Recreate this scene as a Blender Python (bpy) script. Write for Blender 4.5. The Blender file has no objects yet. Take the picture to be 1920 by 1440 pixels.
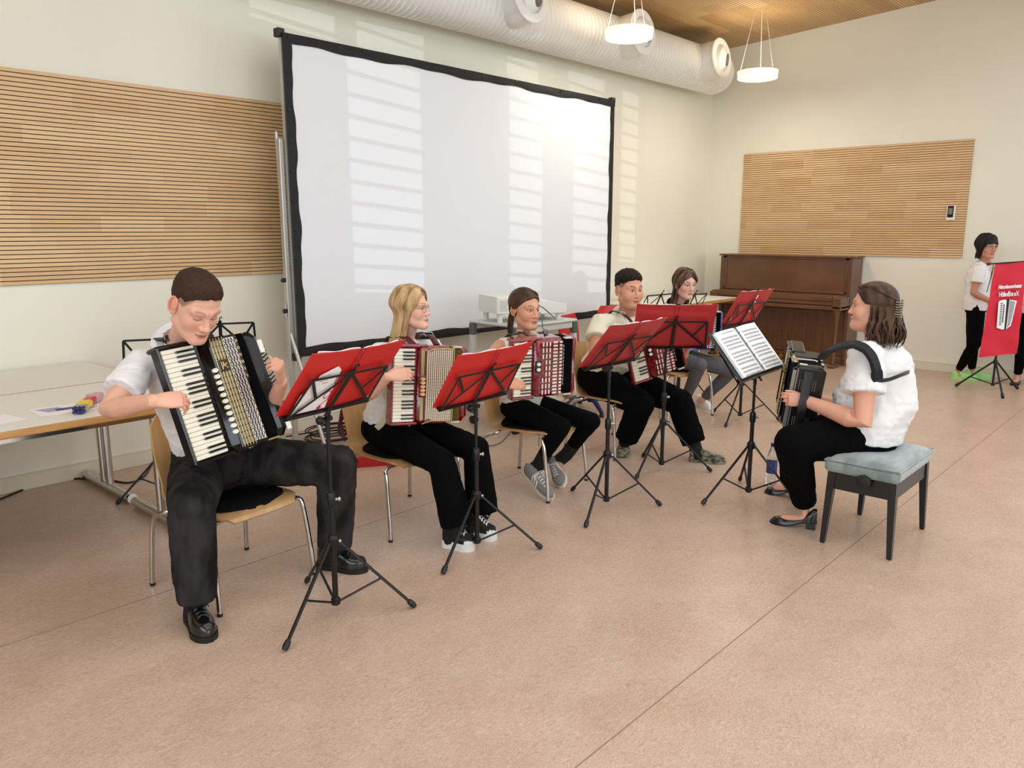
import bpy, bmesh, math, random
import numpy as np
from mathutils import Matrix, Vector
random.seed(7); RNG = np.random.default_rng(7)
S = bpy.context.scene
COL = S.collection
A = lambda *a: np.array(a, float)

# ------------------------------------------------------------------ camera, world, light, exposure
CAM_H = 1.65; FPX = 1480.0; PITCH = math.atan(289.0 / FPX); YAW = math.atan2(1375.0, math.hypot(FPX, 289.0))
F0 = A(math.cos(YAW), math.sin(YAW), 0); RT = A(math.sin(YAW), -math.cos(YAW), 0)
FW = F0 * math.cos(PITCH) + A(0, 0, -math.sin(PITCH)); UP = np.cross(RT, FW); CP = A(0, 0, CAM_H)
cam = bpy.data.cameras.new('camera'); cam.sensor_width = 36; cam.lens = 36 * FPX / 1920; cam.clip_start = .05
co = bpy.data.objects.new('camera', cam); COL.objects.link(co); S.camera = co
m = Matrix.Identity(4)
for i in range(3):
    m[i][0], m[i][1], m[i][2], m[i][3] = RT[i], UP[i], -FW[i], CP[i]
co.matrix_world = m
S.view_settings.view_transform = 'Standard'; S.view_settings.look = 'None'
S.view_settings.gamma = 1; S.view_settings.use_curve_mapping = False
S.view_settings.exposure = 0.12
w = bpy.data.worlds.new('world'); S.world = w; w.use_nodes = True
w.node_tree.nodes['Background'].inputs[0].default_value = (.75, .85, 1, 1)
w.node_tree.nodes['Background'].inputs[1].default_value = 1.0

def area(name, loc, to, sx, sy, power, col=(1, 1, 1), spread=180):
    l = bpy.data.lights.new(name, 'AREA'); l.shape = 'RECTANGLE'; l.size = sx; l.size_y = sy
    l.energy = power; l.color = col; l.spread = math.radians(spread)
    o = bpy.data.objects.new(name, l); COL.objects.link(o)
    o.location = loc; o.rotation_euler = (Vector(to) - Vector(loc)).to_track_quat('-Z', 'Y').to_euler()
    return o
area('daylight_rear_windows', (2.2, -6.6, 2.3), (2.2, 3.0, .5), 10.0, 2.6, 262, (.80, .96, 1.1))
area('daylight_left_windows', (-3.2, .4, 2.3), (2.5, .8, .2), 5.5, 2.2, 155, (.80, .95, 1.1))
area('daylight_right_windows', (10.1, -1.0, 1.9), (4.5, .9, .5), 3.6, 2.4, 105, (.76, .95, 1.12))
area('ceiling_fill', (4.0, .6, 3.9), (4.0, .9, 0), 9.0, 5.0, 180, (.93, 1, 1.07))  # one broad fill panel added under the ceiling, not separate lamps
sun = bpy.data.lights.new('sun', 'SUN'); sun.energy = .55; sun.angle = math.radians(.08); sun.color = (.86, .95, 1)
so = bpy.data.objects.new('sun', sun); COL.objects.link(so)
so.rotation_euler = Vector((1, 1, -.08)).to_track_quat('-Z', 'Y').to_euler()

def PX(x, y, d):
    "point seen at photo position x, y standing d metres ahead of the camera"
    r = FW + RT * (x - 960) / FPX - UP * (y - 720) / FPX
    return CP + r * d / (r @ F0)
def dep(p): return float((A(*p[:2], 0)) @ F0)
def DIR(deg, pitch=0):
    "horizontal direction: 0 = towards the camera side, 90 = to the right of the room"
    a = math.radians(deg); p = pitch
    h = -F0 * math.cos(a) + RT * math.sin(a)
    return h * math.cos(p) + A(0, 0, math.sin(p))

# ------------------------------------------------------------------ materials
MATS = {}
def lin(c): return tuple(((v / 255) / 12.92 if v / 255 <= .04045 else ((v / 255 + .055) / 1.055) ** 2.4) for v in c)
def mat(name, rgb, rough=.5, metal=0, var=0, vs=8, bump=0, bs=60, coat=0, rgb2=None, stretch=(1, 1, 1), emit=0,
        alpha=None, trans=0, vcol=False, spec=.5, sheen=0, coords='Object', sub=0):
    if name in MATS: return MATS[name]
    M = bpy.data.materials.new(name); M.use_nodes = True; MATS[name] = M
    nt = M.node_tree; N = nt.nodes; L = nt.links; b = N['Principled BSDF']
    c = (*lin(rgb), 1)
    b.inputs['Base Color'].default_value = c; b.inputs['Roughness'].default_value = rough
    b.inputs['Metallic'].default_value = metal; b.inputs['Coat Weight'].default_value = coat
    b.inputs['Specular IOR Level'].default_value = spec
    b.inputs['Coat Roughness'].default_value = .06
    if sheen: b.inputs['Sheen Weight'].default_value = sheen
    if trans: b.inputs['Transmission Weight'].default_value = trans
    if sub: b.inputs['Subsurface Weight'].default_value = sub; b.inputs['Subsurface Radius'].default_value = (.01, .004, .002); b.inputs['Subsurface Scale'].default_value = 1
    if emit:
        b.inputs['Emission Color'].default_value = c; b.inputs['Emission Strength'].default_value = emit
    tc = N.new('ShaderNodeTexCoord'); mp = N.new('ShaderNodeMapping'); mp.inputs['Scale'].default_value = stretch
    L.new(tc.outputs[coords], mp.inputs[0])
    src = None
    if vcol:
        at = N.new('ShaderNodeVertexColor'); at.layer_name = 'Col'; src = at.outputs[0]
    if var or rgb2:
        nz = N.new('ShaderNodeTexNoise'); nz.inputs['Scale'].default_value = vs; nz.inputs['Detail'].default_value = 6
        L.new(mp.outputs[0], nz.inputs['Vector'])
        rp = N.new('ShaderNodeValToRGB'); rp.color_ramp.elements[0].position = .38; rp.color_ramp.elements[1].position = .62
        if rgb2: c1, c2 = c, (*lin(rgb2), 1)
        else:
            c1 = tuple(min(1, v * (1 - var)) for v in c[:3]) + (1,); c2 = tuple(min(1, v * (1 + var)) for v in c[:3]) + (1,)
        rp.color_ramp.elements[0].color = c1; rp.color_ramp.elements[1].color = c2
        L.new(nz.outputs[0], rp.inputs[0])
        if src is not None:
            mx = N.new('ShaderNodeMix'); mx.data_type = 'RGBA'; mx.blend_type = 'MULTIPLY'; mx.inputs[0].default_value = 1
            L.new(src, mx.inputs[6]); L.new(rp.outputs[0], mx.inputs[7]); src = mx.outputs[2]
        else: src = rp.outputs[0]
    if src is not None: L.new(src, b.inputs['Base Color'])
    if bump:
        n2 = N.new('ShaderNodeTexNoise'); n2.inputs['Scale'].default_value = bs; n2.inputs['Detail'].default_value = 4
        L.new(mp.outputs[0], n2.inputs['Vector'])
        bp = N.new('ShaderNodeBump'); bp.inputs['Strength'].default_value = bump; bp.inputs['Distance'].default_value = .01
        L.new(n2.outputs[0], bp.inputs['Height']); L.new(bp.outputs[0], b.inputs['Normal'])
    return M

# ------------------------------------------------------------------ mesh building
def unit(v): v = np.asarray(v, float); return v / (np.linalg.norm(v) + 1e-12)
def frame(z, hint=(0, 0, 1)):
    "3x3 matrix whose columns are x, y, z with z given"
    z = unit(z); h = A(*hint)
    if abs(z @ unit(h)) > .98: h = A(1, 0, 0) if abs(z[0]) < .9 else A(0, 1, 0)
    x = unit(np.cross(h, z)); return np.stack([x, np.cross(z, x), z], 1)
def M4(R=None, t=(0, 0, 0)):
    M = np.eye(4)
    if R is not None: M[:3, :3] = R
    M[:3, 3] = t; return M
def rotz(a): c, s = math.cos(a), math.sin(a); return np.array([[c, -s, 0], [s, c, 0], [0, 0, 1.]])
def rotx(a): c, s = math.cos(a), math.sin(a); return np.array([[1, 0, 0], [0, c, -s], [0, s, c.real]])
class MB:
    def __init__(s): s.v = []; s.f = []; s.mi = []; s.n = 0; s.T = None; s.m = 0
    def add(s, v, f, mi=None):
        v = np.asarray(v, float)
        if s.T is not None: v = v @ s.T[:3, :3].T + s.T[:3, 3]
        s.v.append(v); n = s.n
        for q in f: s.f.append([i + n for i in q])
        s.mi += [s.m if mi is None else mi] * len(f); s.n += len(v); return s
    def box(s, c, size, R=None, bev=0, mi=None):
        c = np.asarray(c, float); h = np.asarray(size, float) / 2
        if bev <= 0:
            v = np.array([[x, y, z] for x in (-1, 1) for y in (-1, 1) for z in (-1, 1)]) * h
            f = [(0, 1, 3, 2), (4, 6, 7, 5), (0, 4, 5, 1), (2, 3, 7, 6), (0, 2, 6, 4), (1, 5, 7, 3)]
        else:
            b = min(bev, min(h) * .95); v = []; idx = {}
            for x in (-1, 1):
                for y in (-1, 1):
                    for z in (-1, 1):
                        for a in range(3):
                            p = A(x, y, z) * h - A(x, y, z) * b; p[a] += (x, y, z)[a] * b
                            idx[(x, y, z, a)] = len(v); v.append(p)
            f = []
            for a in range(3):
                o = [k for k in range(3) if k != a]
                for sg in (-1, 1):
                    q = []
                    for (p, r) in ((-1, -1), (1, -1), (1, 1), (-1, 1)):
                        k = [0, 0, 0]; k[a] = sg; k[o[0]] = p; k[o[1]] = r; q.append(idx[(*k, a)])
                    if (sg > 0) == (a == 1): q = q[::-1]
                    f.append(q)
            for a in range(3):
                o = [k for k in range(3) if k != a]
                for p in (-1, 1):
                    for r in (-1, 1):
                        k0 = [0] * 3; k1 = [0] * 3; k0[a] = -1; k1[a] = 1
                        for k in (k0, k1): k[o[0]] = p; k[o[1]] = r
                        f.append([idx[(*k0, o[0])], idx[(*k1, o[0])], idx[(*k1, o[1])], idx[(*k0, o[1])]])
            for x in (-1, 1):
                for y in (-1, 1):
                    for z in (-1, 1): f.append([idx[(x, y, z, 0)], idx[(x, y, z, 1)], idx[(x, y, z, 2)]])
            v = np.array(v)
        if R is not None: v = v @ np.asarray(R).T
        return s.add(v + c, f, mi)
    def tube(s, pts, r, n=10, cap=True, closed=False, flat=1.0, hint=(0, 0, 1), mi=None, round_ends=False):
        "sweep a circle (or an ellipse, flat < 1) along points"
        P = np.array(pts, float); k = len(P); r = np.broadcast_to(np.asarray(r, float), (k,)).copy()
        if closed: T = np.roll(P, -1, 0) - np.roll(P, 1, 0)
        else: T = np.gradient(P, axis=0)
        T /= np.linalg.norm(T, axis=1)[:, None] + 1e-12
        Fm = frame(T[0], hint); x = Fm[:, 0]; V = []
        a = np.arange(n) * 2 * math.pi / n; ca, sa = np.cos(a), np.sin(a)
        if round_ends and not closed:
            e = [(-1, .0), (-.8, .6), (-.45, .9)]
            P2 = [P[0] + T[0] * r[0] * q for q, _ in e] + list(P) + [P[-1] - T[-1] * r[-1] * q for q, _ in e[::-1]]
            r2 = [r[0] * max(q, .02) for _, q in e] + list(r) + [r[-1] * max(q, .02) for _, q in e[::-1]]
            T = np.array([T[0]] * 3 + list(T) + [T[-1]] * 3); P = np.array(P2); r = np.array(r2); k = len(P)
        for i in range(k):
            x = unit(x - T[i] * (x @ T[i])); y = np.cross(T[i], x)
            V.append(P[i] + r[i] * (np.outer(ca, x) + flat * np.outer(sa, y)))
        V = np.concatenate(V); f = []
        for i in range(k if closed else k - 1):
            j = (i + 1) % k
            for q in range(n): f.append([i * n + q, i * n + (q + 1) % n, j * n + (q + 1) % n, j * n + q])
        if cap and not closed: f.append(list(range(n))[::-1]); f.append([(k - 1) * n + q for q in range(n)])
        return s.add(V, f, mi)
    def cyl(s, p0, p1, r0, r1=None, n=16, mi=None): return s.tube([p0, p1], [r0, r0 if r1 is None else r1], n, mi=mi)
    def lathe(s, prof, c=(0, 0, 0), R=None, n=24, mi=None, cap=True):
        "profile of (radius, height) turned about z"
        a = np.arange(n) * 2 * math.pi / n; V = []
        for (r, z) in prof: V.append(np.stack([r * np.cos(a), r * np.sin(a), np.full(n, z)], 1))
        V = np.concatenate(V); f = []; k = len(prof)
        for i in range(k - 1):
            for q in range(n): f.append([i * n + q, i * n + (q + 1) % n, (i + 1) * n + (q + 1) % n, (i + 1) * n + q])
        if cap: f.append(list(range(n))[::-1]); f.append([(k - 1) * n + q for q in range(n)])
        if R is not None: V = V @ np.asarray(R).T
        return s.add(V + A(*c), f, mi)
    def prism(s, poly, z0, z1, R=None, t=(0, 0, 0), mi=None):
        p = np.array(poly, float); n = len(p)
        V = np.concatenate([np.c_[p, np.full(n, z0)], np.c_[p, np.full(n, z1)]])
        f = [list(range(n))[::-1], [n + i for i in range(n)]] + [[i, (i + 1) % n, n + (i + 1) % n, n + i] for i in range(n)]
        if R is not None: V = V @ np.asarray(R).T
        return s.add(V + A(*t), f, mi)
    def loft(s, rings, cap=True, mi=None):
        k = len(rings); n = len(rings[0]); V = np.concatenate([np.asarray(r, float) for r in rings]); f = []
        for i in range(k - 1):
            for q in range(n): f.append([i * n + q, i * n + (q + 1) % n, (i + 1) * n + (q + 1) % n, (i + 1) * n + q])
        if cap: f.append(list(range(n))[::-1]); f.append([(k - 1) * n + q for q in range(n)])
        return s.add(V, f, mi)
    def grid(s, G, mi=None, mask=None, thick=0):
        "G: (a, b, 3) points"
        a, b = G.shape[:2]; f = []
        for i in range(a - 1):
            for j in range(b - 1):
                if mask is None or mask[i, j]: f.append([i * b + j, (i + 1) * b + j, (i + 1) * b + j + 1, i * b + j + 1])
        if thick:
            dx = np.gradient(G, axis=0); dy = np.gradient(G, axis=1); n = np.cross(dx, dy); n /= np.linalg.norm(n, axis=2)[..., None] + 1e-12
            H = G - n * thick; N = a * b
            V = np.concatenate([G.reshape(-1, 3), H.reshape(-1, 3)]); g = [[q + N for q in w_[::-1]] for w_ in f]
            edges = {}
            for q in f:
                for k in range(4):
                    e = (q[k], q[(k + 1) % 4]); edges[e] = 1
            side = [[e[1], e[0], e[0] + N, e[1] + N] for e in edges if (e[1], e[0]) not in edges]
            return s.add(V, f + g + side, mi)
        return s.add(G.reshape(-1, 3), f, mi)
    def ball(s, c, r, n=12, m_=8, R=None, mi=None):
        r = np.broadcast_to(np.asarray(r, float), (3,)); V = []
        for i in range(m_ + 1):
            t = math.pi * (i + .02 * (i == 0) - .02 * (i == m_)) / m_
            for q in range(n):
                a = 2 * math.pi * q / n; V.append([math.sin(t) * math.cos(a) * r[0], math.sin(t) * math.sin(a) * r[1], -math.cos(t) * r[2]])
        V = np.array(V)
        if R is not None: V = V @ np.asarray(R).T
        f = [[i * n + q, i * n + (q + 1) % n, (i + 1) * n + (q + 1) % n, (i + 1) * n + q] for i in range(m_) for q in range(n)]
        f += [list(range(n))[::-1], [m_ * n + q for q in range(n)]]
        return s.add(V + A(*c), f, mi)

WM = {}   # world matrices of roots
def mesh_data(name, V, F, mats, mi=None, smooth=35, col=None):
    me = bpy.data.meshes.new(name)
    V = np.asarray(V, np.float32)
    if isinstance(F, list): me.from_pydata([tuple(p) for p in V.tolist()], [], F)
    else:
        me.vertices.add(len(V)); me.vertices.foreach_set('co', V.ravel()); nf = len(F)
        me.loops.add(nf * 4); me.loops.foreach_set('vertex_index', F.ravel().astype(np.int32))
        me.polygons.add(nf); me.polygons.foreach_set('loop_start', np.arange(nf, dtype=np.int32) * 4)
        me.update(calc_edges=True)
    for q in (mats if isinstance(mats, (list, tuple)) else [mats]): me.materials.append(q)
    if mi is not None and len(mi): me.polygons.foreach_set('material_index', np.asarray(mi, np.int32))
    if col is not None:
        at = me.color_attributes.new('Col', 'FLOAT_COLOR', 'POINT'); at.data.foreach_set('color', np.asarray(col, np.float32).ravel())
    me.validate(); me.update()
    if smooth:
        me.polygons.foreach_set('use_smooth', np.ones(len(me.polygons), bool))
        if smooth < 180: me.set_sharp_from_angle(angle=math.radians(smooth))
    return me
def world(o): return WM.get(o.name, np.eye(4))
def link(name, me, parent=None, M=None):
    o = bpy.data.objects.new(name, me); COL.objects.link(o)
    if parent is not None: o.parent = parent
    if M is not None: o.matrix_local = Matrix(M.tolist())
    WM[o.name] = world(parent) @ (M if M is not None else np.eye(4)) if parent is not None else (M if M is not None else np.eye(4))
    return o
def obj(name, mb, mats, parent=None, smooth=35, space='local', label=None):
    "one mesh object; space='world' takes world points and stores them relative to the parent"
    V = np.concatenate(mb.v)
    if space == 'world' and parent is not None:
        I = np.linalg.inv(world(parent)); V = V @ I[:3, :3].T + I[:3, 3]
    o = link(name, mesh_data(name, V, mb.f, mats, mb.mi, smooth), parent)
    if label: o['label'] = label
    return o
def tag(o, label, cat, group=None):
    o['label'] = label; o['category'] = cat
    if group: o['group'] = group
    return o
def thing(name, label, cat, M=None, group=None):
    o = link(name, None, None, M if M is not None else np.eye(4)); return tag(o, label, cat, group)
def solo(name, mb, mats, label, cat, group=None, smooth=35, origin=None):
    "a thing that is one mesh given in world points"
    V = np.concatenate(mb.v)
    if origin is None: origin = A(*((V.min(0) + V.max(0)) / 2)[:2], V[:, 2].min())
    o = link(name, mesh_data(name, V - origin, mb.f, mats, mb.mi, smooth), None, M4(None, origin)); return tag(o, label, cat, group)
def struct(name, mb, mats, smooth=35):
    o = link(name, mesh_data(name, np.concatenate(mb.v), mb.f, mats, mb.mi, smooth)); o['kind'] = 'structure'; return o
def text_mb(txt, size, extrude=.0008, R=None, t=(0, 0, 0), bold=0, align='CENTER', shear=0, space=1):
    cu = bpy.data.curves.new('txt', 'FONT'); cu.body = txt; cu.size = size; cu.extrude = extrude; cu.offset = bold
    cu.align_x = align; cu.align_y = 'CENTER'; cu.shear = shear; cu.space_character = space; cu.resolution_u = 3
    o = bpy.data.objects.new('txt', cu); COL.objects.link(o); dg = bpy.context.evaluated_depsgraph_get()
    me = bpy.data.meshes.new_from_object(o.evaluated_get(dg)); V = np.array([v.co[:] for v in me.vertices]).reshape(-1, 3)
    f = [list(p.vertices) for p in me.polygons]; bpy.data.objects.remove(o); bpy.data.curves.remove(cu); bpy.data.meshes.remove(me)
    if R is not None: V = V @ np.asarray(R).T
    return V + A(*t), f
def curve(pts, n=8):
    "Catmull-Rom through points"
    P = np.array(pts, float); P = np.vstack([2 * P[0] - P[1], P, 2 * P[-1] - P[-2]]); out = []
    for i in range(1, len(P) - 2):
        for t in np.arange(n) / n:
            out.append(.5 * ((2 * P[i]) + (-P[i - 1] + P[i + 1]) * t + (2 * P[i - 1] - 5 * P[i] + 4 * P[i + 1] - P[i + 2]) * t * t + (-P[i - 1] + 3 * P[i] - 3 * P[i + 1] + P[i + 2]) * t ** 3))
    out.append(P[-2]); return np.array(out)
def ribbon(mb, pts, nrm, wd, th, mi=None):
    "flat strap along points; nrm = outward normal(s)"
    P = np.array(pts, float); k = len(P); N_ = np.broadcast_to(np.asarray(nrm, float), (k, 3)); T = np.gradient(P, axis=0)
    wd = np.broadcast_to(np.asarray(wd, float), (k,)); rings = []
    for i in range(k):
        t = unit(T[i]); n = unit(N_[i] - t * (N_[i] @ t)); b = np.cross(t, n); a, c = b * wd[i] / 2, n * th / 2
        rings.append([P[i] - a - c * .4, P[i] - a * .85 - c, P[i] + a * .85 - c, P[i] + a - c * .4, P[i] + a + c * .4, P[i] + a * .85 + c, P[i] - a * .85 + c, P[i] - a + c * .4])
    return mb.loft(rings, mi=mi)

# ------------------------------------------------------------------ the room
XW, YW = 10.25, 5.62          # right wall and back wall
def ceil_z(y): return 4.107 + .06 * (5.436 - y)
M_wall = mat('wall_paint', (236, 231, 214), .85, var=.015, vs=1.5, bump=.05, bs=220)
M_white = mat('white_paint', (238, 236, 228), .55)
def floor_mat():
    M = bpy.data.materials.new('linoleum'); M.use_nodes = True; nt = M.node_tree; N = nt.nodes; L = nt.links; b = N['Principled BSDF']
    tc = N.new('ShaderNodeTexCoord')
    def noise(s, d, dist=0, st=(1, 1, 1)):
        mp = N.new('ShaderNodeMapping'); mp.inputs['Scale'].default_value = st; L.new(tc.outputs['Object'], mp.inputs[0])
        n = N.new('ShaderNodeTexNoise'); n.inputs['Scale'].default_value = s; n.inputs['Detail'].default_value = d
        n.inputs['Distortion'].default_value = dist; L.new(mp.outputs[0], n.inputs['Vector']); return n.outputs[0]
    def ramp(i, a, b_, p0, p1):
        r = N.new('ShaderNodeValToRGB'); r.color_ramp.elements[0].position = p0; r.color_ramp.elements[1].position = p1
        r.color_ramp.elements[0].color = (*lin(a), 1); r.color_ramp.elements[1].color = (*lin(b_), 1); L.new(i, r.inputs[0]); return r.outputs[0]
    def mix(f, a, c, mode='MIX'):
        m_ = N.new('ShaderNodeMix'); m_.data_type = 'RGBA'; m_.blend_type = mode
        if isinstance(f, float): m_.inputs[0].default_value = f
        else: L.new(f, m_.inputs[0])
        L.new(a, m_.inputs[6]); L.new(c, m_.inputs[7]); return m_.outputs[2]
    c1 = ramp(noise(3.2, 5, .6, (1, 1.3, 1)), (181, 157, 139), (199, 175, 158), .35, .65)
    c2 = ramp(noise(26, 7, 2.6, (1, 2.0, 1)), (164, 138, 120), (217, 195, 178), .3, .7)
    c = mix(.5, c1, c2)
    c3 = ramp(noise(60, 4, 3.0, (1, 2.4, 1)), (150, 128, 110), (255, 244, 226), .28, .74)
    c = mix(.28, c, c3, 'OVERLAY')
    L.new(c, b.inputs['Base Color']); b.inputs['Roughness'].default_value = .30
    b.inputs['Specular IOR Level'].default_value = .4
    bp = N.new('ShaderNodeBump'); bp.inputs['Strength'].default_value = .04; L.new(noise(90, 3), bp.inputs['Height']); L.new(bp.outputs[0], b.inputs['Normal'])
    return M
mb = MB(); mb.box((3.4, -.7, -.05), (13.8, 12.8, .1)); struct('floor', mb, floor_mat(), 0)
M_seam = mat('floor_seam', (142, 120, 102), .6)
for y in (-.83, 1.33, 3.49):
    mb = MB(); mb.box((3.3, y, .0003), (13.4, .004, .001)); struct('trim_1', mb, M_seam, 0)
mb = MB(); mb.box((3.4, YW + .06, 2.2), (13.8, .12, 4.9)); struct('wall_back', mb, M_wall, 0)
mb = MB(); mb.box((XW + .06, -.7, 2.35), (.12, 12.7, 5.2)); struct('wall_right', mb, M_wall, 0)
# left wall with three tall windows whose horizontal blind bars let the sun through in stripes
gobo_gaps = [(-2.98, -2.14, 1.75, 4.25), (-2.03, -1.18, 3.74, 4.35), (-4.55, -3.97, 1.75, 4.25), (-5.72, -4.95, 1.75, 4.25), (-6.42, -5.98, 2.2, 4.2)]
mb = MB(); XL = -3.5; ys = [-7.1] + [v for a in sorted(gobo_gaps) for v in a[:2]] + [5.7]
for i in range(0, len(ys), 2): mb.box((XL - .05, (ys[i] + ys[i + 1]) / 2, 2.4), (.1, ys[i + 1] - ys[i], 5.2))
for a, b, zl, zh in gobo_gaps:
    mb.box((XL - .05, (a + b) / 2, zl / 2 - .1), (.1, b - a, zl + .2)); mb.box((XL - .05, (a + b) / 2, (zh + 5.0) / 2), (.1, b - a, 5.0 - zh))
struct('wall_left', mb, M_wall, 0)
for k, (a, b, zl, zh) in enumerate(gobo_gaps):
    mb = MB(); z = zl + .05
    while z < zh: mb.box((XL - .05, (a + b) / 2, z), (.03, b - a, .035)); z += .1625
    mb.box((XL - .06, a + .01, (zl + zh) / 2), (.05, .02, zh - zl)); mb.box((XL - .06, b - .01, (zl + zh) / 2), (.05, .02, zh - zl))
    struct('stripe_gobo_%d' % (k + 1), mb, M_white, 0)
mb = MB(); mb.box((3.4, -7.05, 2.4), (13.8, .1, 5.4)); struct('wall_rear', mb, M_wall, 0)
# sloping ceiling of fine wooden ribs
def wood_mat(name, a, b, groove=None, pitch=.03, axis=1, grain=(1, 12, 12), seg=(0.55, 9), rough=.5):
    M = bpy.data.materials.new(name); M.use_nodes = True; nt = M.node_tree; N = nt.nodes; L = nt.links; B = N['Principled BSDF']
    tc = N.new('ShaderNodeTexCoord'); sp = N.new('ShaderNodeSeparateXYZ'); L.new(tc.outputs['Object'], sp.inputs[0])
    def math_(op, x, y=None):
        n = N.new('ShaderNodeMath'); n.operation = op
        for i, q in enumerate([x, y]):
            if q is None: continue
            if isinstance(q, (int, float)): n.inputs[i].default_value = q
            else: L.new(q, n.inputs[i])
        return n.outputs[0]
    row = math_('FLOOR', math_('DIVIDE', sp.outputs[axis], pitch * seg[1]))
    wn = N.new('ShaderNodeTexWhiteNoise'); wn.noise_dimensions = '1D'; L.new(row, wn.inputs['W'])
    along = math_('FLOOR', math_('ADD', math_('DIVIDE', sp.outputs[0], seg[0]), math_('MULTIPLY', wn.outputs[0], 7.3)))
    wn2 = N.new('ShaderNodeTexWhiteNoise'); wn2.noise_dimensions = '2D'; cb = N.new('ShaderNodeCombineXYZ'); L.new(row, cb.inputs[0]); L.new(along, cb.inputs[1]); L.new(cb.outputs[0], wn2.inputs['Vector'])
    mp = N.new('ShaderNodeMapping'); mp.inputs['Scale'].default_value = grain; L.new(tc.outputs['Object'], mp.inputs[0])
    nz = N.new('ShaderNodeTexNoise'); nz.inputs['Scale'].default_value = 3; nz.inputs['Detail'].default_value = 8; L.new(mp.outputs[0], nz.inputs['Vector'])
    f = math_('ADD', math_('MULTIPLY', wn2.outputs[0], .55), math_('MULTIPLY', nz.outputs[0], .5))
    rp = N.new('ShaderNodeValToRGB'); rp.color_ramp.elements[0].color = (*lin(a), 1); rp.color_ramp.elements[1].color = (*lin(b), 1)
    rp.color_ramp.elements[0].position = .15; rp.color_ramp.elements[1].position = .85; L.new(f, rp.inputs[0]); out = rp.outputs[0]
    if groove:
        ph = math_('FRACT', math_('DIVIDE', sp.outputs[axis], pitch)); gq = math_('LESS_THAN', ph, .22)
        mx = N.new('ShaderNodeMix'); mx.data_type = 'RGBA'; L.new(gq, mx.inputs[0]); L.new(out, mx.inputs[6]); mx.inputs[7].default_value = (*lin(groove), 1); out = mx.outputs[2]
    L.new(out, B.inputs['Base Color']); B.inputs['Roughness'].default_value = rough; return M
M_ceil = wood_mat('ceiling_wood', (182, 146, 98), (218, 182, 130), groove=(112, 78, 44), pitch=.032, axis=1, seg=(1.2, 6))
mb = MB(); g = [[[x, y, ceil_z(y)] for y in (5.62, -7.0)] for x in (-3.5, XW)]
mb.grid(np.array(g), thick=-.08); struct('ceiling', mb, M_ceil, 0)
mb = MB(); y0, y1 = 5.0, -6.1
mb.loft([[(XW - .03, y, ceil_z(y) - .07), (XW, y, ceil_z(y) - .07), (XW, y, ceil_z(y)), (XW - .03, y, ceil_z(y))] for y in (5.6, -6.9)]); struct('trim_2', mb, mat('ceiling_edge', (176, 138, 92), .5), 0)
M_base = mat('skirting', (226, 217, 196), .6)
mb = MB(); mb.box((3.3, YW - .008, .05), (13.4, .016, .10), bev=.003); mb.box((3.3, YW - .009, .103), (13.4, .018, .006)); struct('baseboard_back', mb, M_base)
mb = MB(); mb.box((XW - .008, -.3, .05), (.016, 11.5, .10), bev=.003); mb.box((XW - .009, -.3, .103), (.018, 11.5, .006)); struct('baseboard_right', mb, M_base)
# slatted wooden wall panels
def slat_panel(name, along0, along1, z0, z1, wall):
    mb = MB(); n = int(round((z1 - z0) / .0272)); p = (z1 - z0) / n; L = along1 - along0
    mb.box((L / 2, .009, (z1 - z0) / 2), (L, .004, z1 - z0), mi=1)
    for i in range(n): mb.box((L / 2, 0, (i + .5) * p), (L, .016, p - .0055))
    if wall == 'back': T = M4(None, (along0, YW - .012, z0))
    else: T = M4(rotz(-math.pi / 2), (XW - .012, along1, z0))
    o = link(name, mesh_data(name, np.concatenate(mb.v), mb.f, [M_slat, M_groove], mb.mi, 0), None, T); o['kind'] = 'structure'; return o
M_slat = wood_mat('panel_wood', (210, 168, 118), (228, 192, 146), pitch=.0272, axis=2, grain=(2.5, 30, 30), seg=(.42, 4))
M_groove = mat('groove_dark', (66, 40, 20), .8)
slat_panel('trim_3', -2.6, 4.3, 1.31, 2.608, 'back')
slat_panel('trim_4', 2.36, 5.11, 1.332, 2.648, 'right')
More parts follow.
